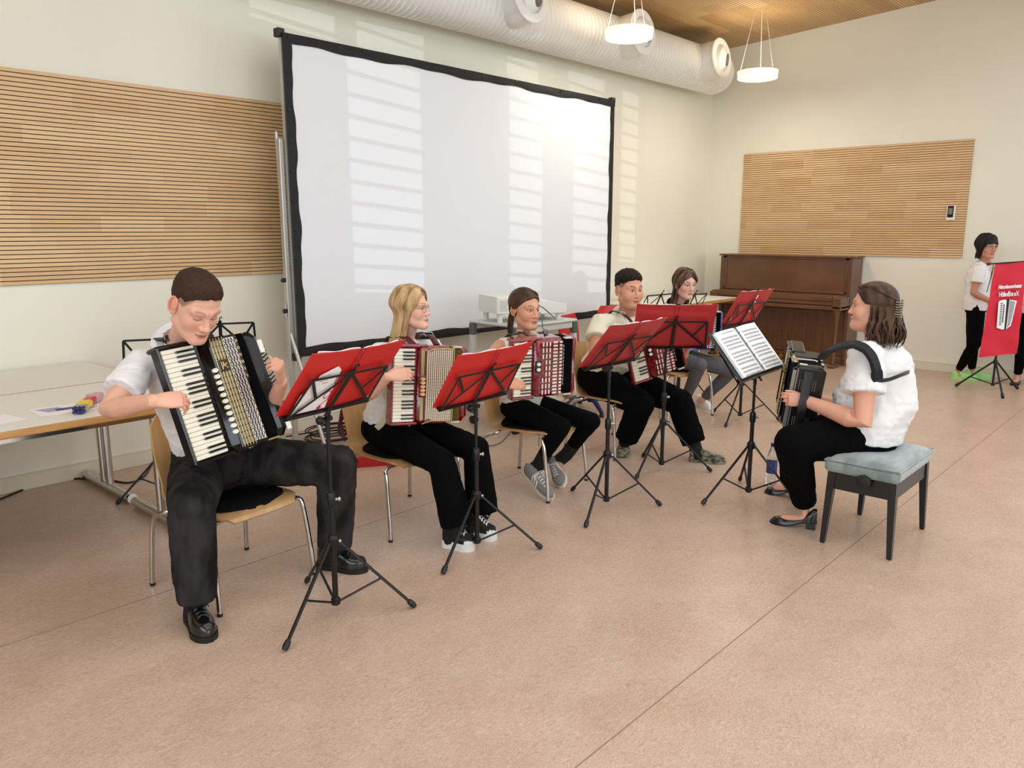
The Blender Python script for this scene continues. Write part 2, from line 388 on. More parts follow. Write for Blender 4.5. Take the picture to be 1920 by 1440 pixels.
# air duct with three ball nozzles
M_duct = mat('duct_paint', (240, 239, 233), .35); DY, DZ, DR = 5.31, 3.63, .262
duct = thing('air_duct', 'white spiral air duct running under the ceiling along the back wall', 'duct', M4(None, (6, DY, DZ)))
pr = []; x = -3.4
while x < 9.62: pr += [(DR, x), (DR, x + .045), (DR + .004, x + .05), (DR + .004, x + .056)]; x += .062
pr += [(DR, 9.66), (DR - .01, 9.72), (DR * .9, 9.78), (DR * .7, 9.82), (DR * .3, 9.85), (.001, 9.855)]
mb = MB(); RX = frame((1, 0, 0), (0, 0, 1)); mb.lathe([(r, x - 6) for r, x in pr], R=RX, n=48); obj('duct_tube', mb, M_duct, duct)
M_rub = mat('nozzle_rubber', (112, 108, 102), .6)
for x, in ((5.62,), (7.40,), (9.10,)):
    ax = unit(A(.0, -1, .10)); R = frame(ax, (1, 0, 0)); mb = MB()
    pz = [(.215, .10), (.215, .40), (.21, .405), (.205, .40)]
    mb.lathe(pz, c=(x - 6, 0, 0), R=R, n=36, cap=False)
    nz = obj('nozzle_collar', mb, M_duct, duct)
    mb = MB(); mb.lathe([(.225, .395), (.232, .41), (.225, .42), (.155, .422), (.15, .40), (.15, .35)], c=(x - 6, 0, 0), R=R, n=36, cap=False); obj('nozzle_flange', mb, M_duct, nz)
    ax2 = unit(A(.35, -.93, -.10)); R2 = frame(ax2, (1, 0, 0)); c = A(x - 6, 0, 0) + ax * .33
    mb = MB(); mb.lathe([(.02, -.1), (.15, -.02), (.165, .03), (.155, .075), (.11, .115), (.075, .135), (.068, .13)], c=c, R=R2, n=32, cap=False); obj('nozzle_ball', mb, M_duct, nz)
    mb = MB(); mb.lathe([(.07, .10), (.072, .135), (.066, .15), (.05, .14), (.001, .13)], c=c, R=R2, n=24); obj('nozzle_ring', mb, M_rub, nz)
mb = MB()
for x in (3.1, 7.55):
    mb.tube([(x - 6 - .1, 0, DR + .0), (x - 6 - .1, 0, .58)], .004, 6); mb.tube([(x - 6 + .02, 0, DR), (x - 6 + .02, 0, .58)], .004, 6)
obj('hanger', mb, M_rub, duct)
# pendant lamps
M_lampw = mat('lamp_diffuser', (255, 246, 226), .4, emit=7); M_lamps = mat('lamp_side', (255, 232, 190), .4, emit=1.1); M_wire = mat('lamp_wire', (225, 222, 214), .4)
for k, (x, y, z, r) in enumerate(((6.62, 4.54, 3.46, .225), (9.0, 4.38, 3.395, .225))):
    t = thing('pendant_lamp', ['round glowing pendant lamp hanging in front of the air duct', 'round glowing pendant lamp hanging before the plain right wall'][k], 'lamp', M4(None, (x, y, z)), 'pendant lamps')
    mb = MB(); mb.lathe([(.001, -.045), (r * .8, -.045), (r * .97, -.036), (r * .98, -.03)], n=40, cap=False); obj('diffuser', mb, M_lampw, t)
    mb = MB(); mb.lathe([(r * .98, -.03), (r, .02), (r * 1.01, .045), (r * .99, .046), (r * .96, .03), (.001, .028)], n=40, cap=False); obj('lamp_shade', mb, M_lamps, t)
    mb = MB(); top = ceil_z(y) - z
    for q in range(3):
        a = q * 2.094 + .3; mb.tube([(r * .93 * math.cos(a), r * .93 * math.sin(a), .04), (.05 * math.cos(a), .05 * math.sin(a), top)], .0035, 6)
    mb.lathe([(.06, top - .03), (.06, top)]); obj('suspension', mb, M_wire, t)
    l = bpy.data.lights.new('pendant_light', 'AREA'); l.shape = 'DISK'; l.size = .45; l.energy = 9; l.color = (1, .9, .74)
    o = bpy.data.objects.new('pendant_light', l); COL.objects.link(o); o.location = (x, y, z - .06)
    l2 = bpy.data.lights.new('pendant_uplight', 'AREA'); l2.shape = 'DISK'; l2.size = .4; l2.energy = 5; l2.color = (1, .88, .66)
    o = bpy.data.objects.new('pendant_uplight', l2); COL.objects.link(o); o.location = (x, y, z + .06); o.rotation_euler = (math.pi, 0, 0)
# thermostat on the right panel
t = thing('thermostat', 'small white wall controller with a dark display on the right slatted panel', 'controller', M4(rotz(-math.pi / 2), (XW - .025, 2.518, 1.842)))
mb = MB(); mb.box((0, -.004, 0), (.088, .03, .165), bev=.008); obj('housing', mb, M_white, t)
mb = MB(); mb.box((0, -.021, .012), (.062, .005, .13), bev=.002); d = obj('cover_glass', mb, mat('black_glass', (18, 18, 20), .15), t)
mb = MB(); mb.box((0, -.0245, .018), (.042, .002, .07)); obj('display', mb, mat('lcd', (120, 118, 100), .4), d)

# ------------------------------------------------------------------ projection screen on its stand
SX0, SX1, SZ0, SZ1, SY = 3.29, 7.335, .70, 3.018, 5.2
M_blk = mat('black_cloth', (22, 22, 24), .75); M_alu = mat('aluminium', (196, 194, 188), .38, .55); M_plb = mat('black_plastic', (20, 20, 21), .45)
M_scr = mat('screen_fabric', (232, 233, 235), .8, bump=.02, bs=500)
scr = thing('projection_screen', 'large white projection screen with a black cloth border against the back wall', 'screen', M4(None, ((SX0 + SX1) / 2, SY, 0)))
Wd = SX1 - SX0; cx = Wd / 2
nx, nz = 60, 30; G = np.zeros((nx, nz, 3))
bw = .066
for i in range(nx):
    for j in range(nz):
        G[i, j] = (-cx + bw + (Wd - 2 * bw) * i / (nx - 1), 0, SZ0 + bw + (SZ1 - SZ0 - 2 * bw) * j / (nz - 1))
mb = MB(); mb.grid(G, thick=-.003); obj('screen_surface', mb, M_scr, scr)
def border(a, b, inner, name):
    "wavy cloth strip from a to b, inner = offset direction of the visible edge"
    mb = MB(); n = 70; a, b, inner = A(*a), A(*b), A(*inner); Gb = np.zeros((n, 5, 3)); ph = RNG.uniform(0, 6)
    for i in range(n):
        t = i / (n - 1); wv = .008 * math.sin(t * 23 + ph) + .005 * math.sin(t * 57 + ph * 2); edge = min(1, min(t, 1 - t) * 12)
        for j in range(5):
            q = j / 4; Gb[i, j] = a + (b - a) * t + inner * (q * (bw + .004 + wv * edge)) + A(0, -.004 - .006 * math.sin(q * math.pi) * (1 + math.sin(t * 75 + ph)), 0)
    mb.grid(Gb, thick=.002 if True else 0); return obj(name, mb, M_blk, scr)
border((-cx, -.004, SZ1), (cx, -.004, SZ1), (0, 0, -1), 'top_border'); border((cx, -.004, SZ0), (-cx, -.004, SZ0), (0, 0, 1), 'bottom_border')
border((-cx, -.002, SZ0), (-cx, -.002, SZ1), (1, 0, 0), 'side_border'); border((cx, -.002, SZ1), (cx, -.002, SZ0), (-1, 0, 0), 'side_border')
mb = MB()
for i in range(19): mb.lathe([(.011, 0), (.011, .004), (.006, .005)], c=(-cx + .05 + (Wd - .1) * i / 18, -.012, SZ1 - .022), R=frame((0, -1, 0), (1, 0, 0)), n=10)
for i in range(11):
    for sx in (-1, 1): mb.lathe([(.011, 0), (.011, .004), (.006, .005)], c=(sx * (cx - .022), -.01, SZ0 + .1 + (SZ1 - SZ0 - .2) * i / 10), R=frame((0, -1, 0), (1, 0, 0)), n=10)
sn = obj('snap_fasteners', mb, mat('snap', (34, 34, 36), .3, .6), scr); sn['kind'] = 'stuff'
mb = MB()
for z in (SZ0 + .015, SZ1 - .015): mb.box((0, .03, z), (Wd, .035, .03))
for x in (-cx + .015, cx - .015): mb.box((x, .03, (SZ0 + SZ1) / 2), (.03, .035, SZ1 - SZ0))
fr = obj('screen_frame', mb, M_alu, scr)
for z in (SZ0, SZ1):
    for x in (-cx, cx): mb = MB(); mb.box((x, .03, z), (.06, .06, .06), bev=.006); obj('corner_bracket', mb, M_plb, fr)
for sx in (-1, 1):
    mb = MB(); X = sx * (cx - .02) - (.045 if sx < 0 else -.045); mb.box((X, .06, 1.16), (.032, .045, 2.28), bev=.004); mb.box((X, -.0, .02), (.04, .9, .035), bev=.008)
    mb.tube([(X, .06, .9), (X, -.35, .04)], .014, 8)
    lg = obj('support_leg', mb, M_alu, scr)
    mb = MB()
    for z in (1.05, 1.28): mb.lathe([(.016, 0), (.018, .02), (.012, .03)], c=(X - .016, .06, z), R=frame((-1, 0, 0)), n=12)
    obj('lock_knob', mb, M_plb, lg)
mb = MB(); mb.tube([(-cx - .03, .09, 2.35), (-cx - .005, .09, .9)], .012, 8); mb.tube([(-cx - .02, .09, 1.12), (-cx - .05, .06, 1.10), (-cx - .05, .06, 1.0)], .005, 6); obj('pull_rod', mb, M_alu, scr)

# ------------------------------------------------------------------ tables
M_tt = mat('table_laminate', (232, 231, 222), .45); M_te = mat('table_edge_beech', (196, 146, 86), .45, var=.12, vs=5, stretch=(1, 8, 8)); M_chr = mat('chrome', (205, 203, 198), .16, 1)
def table(x0, x1, y0, y1, z, label, legs=(), zoff=0, group=None):
    t = thing('conference_table', label, 'table', M4(None, ((x0 + x1) / 2, (y0 + y1) / 2, 0)), group)
    L, W = x1 - x0, y1 - y0
    mb = MB(); mb.box((0, 0, z - .013), (L, W, .026), bev=.002); mb.box((0, 0, z - .019), (L - .01, W - .01, .034), mi=1)
    mb2 = MB(); mb2.box((0, 0, z - .02), (L - .004, W - .004, .036), bev=.004); obj('table_edge', mb2, M_te, t)
    mb = MB(); mb.box((0, 0, z), (L - .008, W - .008, .003)); obj('tabletop', mb, M_tt, t)
    mb = MB()
    for sy in (-1, 1): mb.box((0, sy * (W / 2 - .1), z - .055), (L - .3, .03, .04))
    obj('under_frame', mb, M_chr, t)
    for lx in legs:
        mb = MB(); X = lx - (x0 + x1) / 2; mb.tube([(X, -W / 2 + .03, .035), (X, W / 2 - .03, .035)], .03, 14)
        for sy in (-.045, .045): mb.tube([(X, sy, .05), (X, sy, z - .04)], .0235, 14)
        mb.box((X, 0, z - .05), (.05, W * .7, .02)); lg = obj('leg', mb, M_chr, t)
        mb = MB()
        for sy in (-1, 1): mb.tube([(X, sy * (W / 2 - .028), .035), (X, sy * (W / 2 - .022), .035)], .0305, 14)
        obj('end_cap', mb, M_white, lg)
    return t
table(-1.4, 1.93, 4.795, 5.6, .785, 'long white table with a beech edge standing right against the back wall', (1.84, -.6), group='white tables on the left')
table(-1.4, 1.93, 3.91, 4.785, .782, 'long white table nearer the camera, holding papers and sweets beside the seated boy', (1.83, -.6), group='white tables on the left')
table(7.55, 9.46, 4.7, 5.55, .80, 'white table with a beech edge between the screen and the piano', (7.8, 9.2))
# papers and sweets on the near table
M_paper = mat('paper', (246, 245, 244), .7); M_ink = mat('ink_violet', (104, 96, 160), .7); M_inkr = mat('ink_red', (160, 40, 60), .7); M_inkk = mat('ink_black', (50, 50, 55), .7)
def floor_at(x, y, z):
    d = FW + RT * (x - 960) / FPX - UP * (y - 720) / FPX; return CP + d * (z - CAM_H) / d[2]
zt = .7845
def flat_quad(corn, z): return [floor_at(x, y, z) for x, y in corn]
q = flat_quad([(61, 769), (140, 752), (182, 764), (230, 760)], zt); p = floor_at(140, 765, zt)
def sheet(c, ang, w_, h_, z, label, marks=()):
    R = rotz(ang); o = thing('paper_sheet', label, 'paper', M4(R, (c[0], c[1], z)))
    mb = MB(); mb.box((0, 0, .0006), (w_, h_, .0012)); obj('sheet', mb, M_paper, o)
    for (m_, items) in marks:
        mb = MB()
        for (x, y, a, b) in items: mb.box((x, y, .0015), (a, b, .0006))
        k = obj('print', mb, m_, o); k['kind'] = 'stuff'
    return o
c = floor_at(128, 766, zt)
sheet(c, -.05, .297, .21, zt, 'printed white sheet lying under the sweets on the near table', [(M_ink, [(-.08 + .004 * i, .06 - .011 * i, .10, .004) for i in range(9)] + [(-.01, .0, .09, .05)]), (M_inkr, [(.05 + .012 * i, -.06 + .004 * (i % 2), .008, .012) for i in range(6)])])
c2 = floor_at(-15, 790, zt); sheet(c2, .2, .21, .2, zt, 'blank white sheet at the left edge of the near table')
M_y = mat('wrapper_yellow', (236, 196, 40), .3); M_r = mat('wrapper_red', (196, 36, 40), .3); M_pk = mat('wrapper_pink', (214, 160, 180), .35); M_nb = mat('wrapper_navy', (26, 30, 92), .3); M_gr = mat('wrapper_dotted', (222, 232, 226), .35, rgb2=(60, 140, 96), vs=60); M_sv = mat('wrapper_silver', (170, 170, 150), .3, .3)
pa, pb = floor_at(146, 766, zt + .03), floor_at(184, 738, zt + .03); dv = unit(pb - pa); Rm = frame((0, 0, 1), np.cross((0, 0, 1), dv)); L = np.linalg.norm(pb - pa)
ang = math.atan2(dv[1], dv[0])
t = thing('sweet_stick', 'stick of wrapped sweets in navy, silver, yellow, red and pink on the near table', 'sweets', M4(rotz(ang), pa - A(0, 0, .03)))
for (a, b, mm, nm) in ((0, .06, M_nb, 'navy_sweets'), (.06, .2, M_sv, 'silver_wrapper'), (.2, .42, M_y, 'yellow_wrapper'), (.42, .66, M_r, 'red_wrapper'), (.66, 1, M_pk, 'pink_wrapper')):
    mb = MB()
    if nm == 'navy_sweets':
        for i in range(3):
            for j in range(2): mb.cyl((0, -.018 + .018 * i, .012 + .017 * j), (.03, -.018 + .018 * i, .012 + .017 * j), .009, n=10)
    else: mb.box(((a + b) / 2 * L, 0, .022 + .004 * (nm[0] in 'yr')), ((b - a) * L, .058 if nm[0] != 'r' else .05, .036), bev=.008)
    obj(nm, mb, mm, t)
mb = MB(); c = floor_at(174, 756, zt); mb.box(c + A(0, .02, .02), (.13, .05, .036), rotz(ang + .25), bev=.008); solo('sweet_box', mb, M_gr, 'white packet with green dots lying under the stick of sweets', 'sweets')

# ------------------------------------------------------------------ wooden shell chairs
M_ply = mat('beech_ply', (196, 152, 100), .42, var=.10, vs=3.5, stretch=(6, 6, 1.2), coat=.25); M_pad = mat('seat_pad_black', (16, 16, 18), .9, spec=.12, bump=.1, bs=600)
def profile_pts(pts, n=7): return curve(pts, n)
def shell_geo(w_of, pr, nx=15, dish=.012):
    pr = np.array(pr); n = len(pr); G = np.zeros((n, nx, 3)); T = np.gradient(pr, axis=0); s = np.r_[0, np.cumsum(np.linalg.norm(np.diff(pr, axis=0), axis=1))]; s /= s[-1]
    for i in range(n):
        nr = unit(A(-T[i][1], T[i][0])); w_ = w_of(s[i])
        for j in range(nx):
            q = -1 + 2 * j / (nx - 1); lift = dish * q * q * min(1, max(0, (s[i] - .45) * 5))
            G[i, j] = (q * w_, pr[i][0] - nr[0] * 0 + lift * (1 if s[i] > .5 else 0), pr[i][1] + .004 * q * q)
    return G
def make_chair(label, group):
    t = thing('shell_chair', label, 'chair', None, group)
    pr = profile_pts([(.265, .392), (.245, .412), (.19, .424), (.05, .418), (-.10, .410), (-.175, .415), (-.215, .445), (-.235, .51), (-.262, .64), (-.285, .80)])
    def wf(s):
        base = np.interp(s, [0, .06, .2, .5, .62, .8, .95, 1], [.16, .21, .225, .212, .195, .205, .2, .165]); return base
    G = shell_geo(wf, pr); mb = MB(); mb.grid(G, thick=.011); obj('seat_shell', mb, M_ply, t, 60)
    pr2 = profile_pts([(.222, .424), (.18, .436), (.05, .431), (-.08, .423), (-.15, .424), (-.185, .437)])
    def wp(s): return .195 * math.sqrt(max(0.02, 1 - abs(2 * s - 1) ** 6)) * np.interp(s, [0, .5, 1], [1, .98, .85])
    G = shell_geo(wp, pr2, 13, 0); mb = MB(); mb.grid(G, thick=.014); obj('seat_pad', mb, M_pad, t, 60)
    r = .0115
    for sx in (-1, 1):
        a = sx * .262; b = sx * .17
        for nm, fy, ty in (('leg', .262, .20), ('leg', -.265, -.13)):
            mb = MB(); pts = curve([(a, fy, .012), (a * .99, fy * .97, .12), (a * .955, fy * .86 if fy > 0 else fy * .86, .33), (a * .91, ty * 1.03, .385), (b, ty * .98, .398), (.05 * sx, ty * .93, .398)], 6)
            mb.tube(pts, r, 12); lg = obj(nm, mb, M_chr, t); mb = MB(); mb.cyl((a, fy, 0), (a, fy * .998, .014), .0125, n=12); obj('rubber_foot', mb, M_plb, lg)
    mb = MB()
    for sx in (-1, 1): mb.tube([(sx * .15, .2, .398), (sx * .15, -.13, .396)], .009, 8)
    obj('seat_rail', mb, M_chr, t); return t
def clone(o, parent=None):
    c = o.copy(); COL.objects.link(c); c.parent = parent
    for ch in [k for k in o.children]: clone(ch, c)
    return c
def place(o, M, label=None):
    o.matrix_basis = Matrix(M.tolist()); WM[o.name] = M
    if label: o['label'] = label
    return o
def facing(f): f = unit(A(f[0], f[1], 0)); return np.stack([np.cross(f, (0, 0, 1)), f, (0, 0, 1)], 1)   # x right, y forward
CH = [((1.72, 3.37), (.12, -.99), 'beech shell chair with a black pad under the boy with cropped hair at the front'),
      ((2.80, 3.43), (-.06, -1), 'beech shell chair with a black pad under the blonde girl'),
      ((3.78, 3.26), (.18, -.98), 'beech shell chair under the girl in the sleeveless white blouse'),
      ((4.90, 3.40), (-.15, -.98), 'pale beech shell chair under the boy in the cream shirt'),
      ((6.2, 3.68), (-.3, -.95), 'shell chair under the girl in the black top')]
proto = make_chair(CH[0][2], 'shell chairs of the players')
for k, (c, f, lb) in enumerate(CH):
    o = proto if k == 0 else clone(proto)
    place(o, M4(facing(f), (c[0], c[1], 0)), lb)

# red plastic chairs on blue feet
M_red = mat('red_plastic', (204, 44, 40), .4); M_blue = mat('blue_steel', (24, 34, 92), .45)
def red_chair(c, f, label, s=1.0):
    t = thing('school_chair', label, 'chair', M4(facing(f), (c[0], c[1], 0)), 'red school chairs')
    pr = profile_pts([(.21, .43), (.17, .455), (0, .45), (-.15, .45), (-.2, .49), (-.225, .58), (-.25, .74), (-.27, .875)])
    wf = lambda q: np.interp(q, [0, .08, .45, .6, .8, .93, 1], [.15, .19, .2, .16, .19, .185, .14])
    mb = MB(); mb.grid(shell_geo(wf, pr, 13, .02), thick=.014); obj('seat_shell', mb, M_red, t, 60)
    mb = MB(); mb.tube([(0, 0, .08), (0, 0, .44)], .028, 14); obj('column', mb, M_blue, t)
    for q in range(4):
        a = q * math.pi / 2 + math.pi / 4; mb = MB(); d = A(math.cos(a), math.sin(a), 0)
        mb.tube([A(0, 0, .13), d * .14 + A(0, 0, .10), d * .30 + A(0, 0, .04)], [.026, .022, .016], 10, flat=1.2); lg = obj('foot', mb, M_blue, t)
        mb = MB(); mb.lathe([(.02, 0), (.022, .02), (.016, .035)], c=d * .30, n=12); obj('glide', mb, M_plb, lg)
red_chair((5.80, 4.30), (.2, -1), 'red school chair on a blue star foot beside the projector trolley')
red_chair((6.75, 4.55), (-.2, -1), 'red school chair standing behind the boy in the cream shirt')

# ------------------------------------------------------------------ piano
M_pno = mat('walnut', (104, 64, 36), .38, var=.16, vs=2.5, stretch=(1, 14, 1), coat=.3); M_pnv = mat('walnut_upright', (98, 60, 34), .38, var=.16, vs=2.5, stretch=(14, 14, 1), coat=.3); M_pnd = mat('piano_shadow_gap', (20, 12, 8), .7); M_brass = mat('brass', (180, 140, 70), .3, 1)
P0, P1 = 3.44, 5.17; PL = P1 - P0; pc = (P0 + P1) / 2
pn = thing('piano', 'upright brown wooden piano standing against the right wall under the slatted panel', 'piano', M4(rotz(-math.pi / 2), (9.86, pc, 0)))
# local: x along the wall (towards the back wall is -x), y away from the camera, front at y = 0
def pb(name, c, s, m_=None, b=.004, par=None):
    mb = MB(); mb.box(c, s, bev=b); return obj(name, mb, m_ or M_pno, par or pn)
h = PL / 2
pb('side_panel', (-h + .02, .17, .655), (.04, .36, 1.31), M_pnv); pb('side_panel', (h - .02, .17, .655), (.04, .36, 1.31), M_pnv)
lid = pb('lid', (0, .165, 1.325), (PL + .03, .40, .022)); pb('lid_hinge_strip', (0, -.022, 1.327), (PL + .03, .006, .008), M_pnd, 0, lid)
pb('upper_panel', (0, .02, 1.09), (PL - .16, .02, .40)); 
for sx in (-1, 1): pb('upper_stile', (sx * (h - .06), .012, 1.10), (.045, .03, .43), M_pnv)
pb('upper_rail', (0, .012, 1.30), (PL - .08, .03, .03)); pb('upper_rail', (0, .012, .89), (PL - .08, .03, .03))
pb('key_slip_shelf', (0, -.12, .862), (PL - .05, .28, .018)); fb = pb('fallboard', (0, -.262, .805), (PL - .22, .018, .10)); pb('fallboard_groove', (0, -.273, .803), (PL - .24, .004, .006), M_pnd, 0, fb)
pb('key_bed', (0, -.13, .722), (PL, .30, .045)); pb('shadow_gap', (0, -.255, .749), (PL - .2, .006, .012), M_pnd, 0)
for sx in (-1, 1):
    pb('key_block', (sx * (h - .055), -.13, .785), (.11, .30, .14), M_pnv, .01)
    mb = MB(); X = sx * (h - .06); mb.tube([(X, -.235, .70), (X, -.24, .64), (X, -.225, .56), (X, -.235, .3), (X, -.24, .05)], [.045, .036, .024, .022, .026], 12); mb.box((X, -.2, .02), (.075, .2, .04), bev=.008); obj('leg', mb, M_pnv, pn)
lp = pb('lower_panel', (0, .03, .385), (PL - .08, .02, .56), M_pnv); pb('lower_panel_gap', (0, .018, .112), (PL - .08, .004, .006), M_pnd, 0, lp)
pb('plinth', (0, .03, .055), (PL - .06, .05, .11)); 
for x in (-.09, .0, .09): 
    mb = MB(); mb.lathe([(.001, -.10), (.03, -.10), (.034, -.08), (.02, 0)], c=(x, .0, .06), R=frame((0, 1, 0)), n=16); obj('pedal', mb, M_brass, pn)
mb = MB()
for i in range(9): mb.box((-.35 + .06 * i + .012 * (i % 3), -.262, .872), (.03 + .01 * (i % 2), .003, .003))
sc_ = obj('worn_edge_marks', mb, mat('worn_wood', (196, 150, 92), .6), pn); sc_['kind'] = 'stuff'

# ------------------------------------------------------------------ adjustable bench
M_velv = mat('velvet_grey_green', (112, 124, 122), .75, rgb2=(148, 158, 155), vs=5, sheen=.6, stretch=(1, 3, 1)); M_bkw = mat('black_wood', (17, 16, 16), .42, coat=.1)
bc = A(4.37, 1.295, 0); bf = unit(A(-.02, -1, 0))
bn = thing('piano_bench', 'black adjustable piano bench with a grey-green velvet cushion under the conductor', 'bench', M4(facing((.0, -1)), bc))
# footprint .56 x .33
mb = MB(); nx_, ny_ = 17, 13; hx, hy = .30, .185; Gt = np.zeros((nx_, ny_, 3))
for i in range(nx_):
    for j in range(ny_):
        u, v = -1 + 2 * i / (nx_ - 1), -1 + 2 * j / (ny_ - 1); e = (1 - abs(u) ** 8) * (1 - abs(v) ** 8)
        Gt[i, j] = (u * hx, v * hy, .462 + .022 * e ** .6 + .008 * (1 - u * u) * (1 - v * v) - .012 * math.exp(-((u + .1) ** 2 + (v) ** 2) * 5))
mb.grid(Gt); mb.box((0, 0, .434), (hx * 2 + .006, hy * 2 + .006, .064), bev=.014); cu = obj('cushion', mb, M_velv, bn, 50)
mb = MB(); e = [(-hx, -hy), (hx, -hy), (hx, hy), (-hx, hy)]; mb.tube([(x, y, .463) for x, y in e], .005, 8, closed=True); obj('piping', mb, M_velv, cu)
for sy in (-1, 1): mb = MB(); mb.box((0, sy * .155, .355), (.54, .02, .095), bev=.003); obj('apron', mb, M_bkw, bn)
for sx in (-1, 1): mb = MB(); mb.box((sx * .268, 0, .355), (.02, .31, .095), bev=.003); obj('apron', mb, M_bkw, bn)
for sx in (-1, 1):
    for sy in (-1, 1):
        mb = MB(); X, Y = sx * .262, sy * .15; a, b = .021, .012; x2, y2 = sx * .283, sy * .17
        mb.loft([[(x2 - b, y2 - b, .008), (x2 + b, y2 - b, .008), (x2 + b, y2 + b, .008), (x2 - b, y2 + b, .008)], [(X - a, Y - a, .40), (X + a, Y - a, .40), (X + a, Y + a, .40), (X - a, Y + a, .40)]])
        lg = obj('leg', mb, M_bkw, bn); mb = MB(); mb.box((x2, y2, .004), (.02, .02, .008)); obj('foot_glide', mb, M_plb, lg)
mb = MB(); mb.lathe([(.012, 0), (.012, .015), (.036, .017), (.038, .024), (.036, .034), (.02, .037), (.001, .038)], c=(.278, .02, .385), R=frame((1, 0, 0)), n=24); obj('height_knob', mb, M_plb, bn)

# ------------------------------------------------------------------ music stands
M_stb = mat('stand_black', (17, 17, 18), .38, spec=.4); M_screw = mat('zinc', (190, 190, 190), .3, 1)
def stand(label, c, feet, ztop, bot, u, v, desk=True, spread=.22, dh=.235, hub=.36, group='folding music stands', back=1):
    "c base centre, feet three floor points, bot = middle of the ledge, u, v = across and up the desk (world)"
    o = thing('music_stand', label, 'music stand', M4(None, (c[0], c[1], 0)), group); C = A(c[0], c[1], 0)
    def W(name, mb, m_, par, sm=35): return obj(name, mb, m_, par, sm, space='world')
    u, v = unit(A(*u)), A(*v); v = unit(v - u * (u @ v)); n = np.cross(u, v)
    mb = MB(); mb.cyl(C + A(0, 0, .045), C + A(0, 0, .50), .0125, n=14); W('lower_tube', mb, M_stb, o)
    mb = MB(); mb.cyl(C + A(0, 0, .44), C + A(0, 0, ztop), .0085, n=12); W('upper_tube', mb, M_stb, o)
    mb = MB(); mb.lathe([(.016, .49), (.019, .5), (.019, .545), (.014, .555)], c=C); k = W('height_collar', mb, M_stb, o)
    mb = MB(); mb.cyl(C + A(.014, -.010, .522), C + A(.026, -.018, .522), .006, n=10); mb.ball(C + A(.027, -.019, .522), A(.009, .009, .011), 10, 6); W('thumb_screw', mb, M_screw, k)
    mb = MB(); mb.lathe([(.014, hub - .02), (.024, hub - .015), (.026, hub + .015), (.016, hub + .03)], c=C); k = W('tripod_hub', mb, M_stb, o)
    mb = MB(); mb.ball(C + A(.02, -.02, hub), .009, 8, 5); W('hub_screw', mb, M_screw, k)
    mb = MB(); mb.lathe([(.013, .04), (.02, .045), (.02, .07), (.013, .075)], c=C); W('lower_ring', mb, M_stb, o)
    for f in feet:
        F = A(f[0], f[1], 0); d = unit(F - C); top = C + d * .024 + A(0, 0, hub); end = F + A(0, 0, .012)
        mb = MB(); mb.tube([top, end], .0085, 10, flat=.75); lg = W('leg', mb, M_stb, o)
        ax = unit(end - top); mb = MB(); mb.tube([end - ax * .035, end - ax * .012, end + ax * .004], [.012, .0145, .011], 12); W('rubber_foot', mb, M_plb, lg)
        mid = top + (end - top) * .56; mb = MB(); mb.tube([C + d * .018 + A(0, 0, .058), mid], .0062, 8, flat=.8); W('brace', mb, M_stb, o)
    bot = A(*bot); bk = bot + n * .012 * back
    mb = MB(); mb.tube([C + A(0, 0, ztop - .05), C + A(0, 0, ztop), (C + A(0, 0, ztop) + bk) / 2 + A(0, 0, .004), bk], .011, 10); mb.cyl(C + A(0, 0, ztop) - u * .035, C + A(0, 0, ztop) + u * .02, .012, n=12); mb.ball(C + A(0, 0, ztop) - u * .04, .019, 12, 8)
    W('tilt_clamp', mb, M_stb, o)
    def bar(a, b, r=.0070, fl=.35): return lambda m_: m_.tube([a, b], r, 8, flat=fl, hint=n)
    hook = bk + v * dh; mb = MB(); mb.tube([bk - v * .03, hook], .0105, 8, flat=.4, hint=n); W('centre_bar', mb, M_stb, o)
    mb = MB(); mb.tube([hook - v * .02, hook + v * .02, hook + v * .03 + u * .008, hook + v * .018 + u * .014], .0035, 8); W('page_hook', mb, M_stb, o)
    for s in (-1, 1):
        tc_ = bk + u * s * spread * .92 + v * dh * .92; bc_ = bk + u * s * spread + v * .005; H_ = bk + v * dh * .92
        for a, b in ((H_, tc_), (tc_, bc_), (H_, bc_), (tc_, H_ + (bc_ - H_) * .56)):
            mb = MB(); bar(a, b)(mb); W('desk_arm', mb, M_stb, o)
    mb = MB(); e = -n * .03
    P_ = lambda a, b, c_: bot + u * a + v * b + n * c_ * back
    w2 = spread + .012
    mb.loft([[P_(s * w2, -.002, .016), P_(s * w2, .004, .016), P_(s * w2, .004, -.022), P_(s * w2, .016, -.024), P_(s * w2, .014, -.028), P_(s * w2, -.002, -.026)] for s in (-1, 1)]); W('ledge', mb, M_stb, o)
    return o, bot, u, v, n
M_fold = mat('red_folder', (205, 32, 30), .42, bump=.02, bs=300); M_fold2 = mat('red_folder_matt', (180, 44, 46), .5, bump=.02, bs=300)
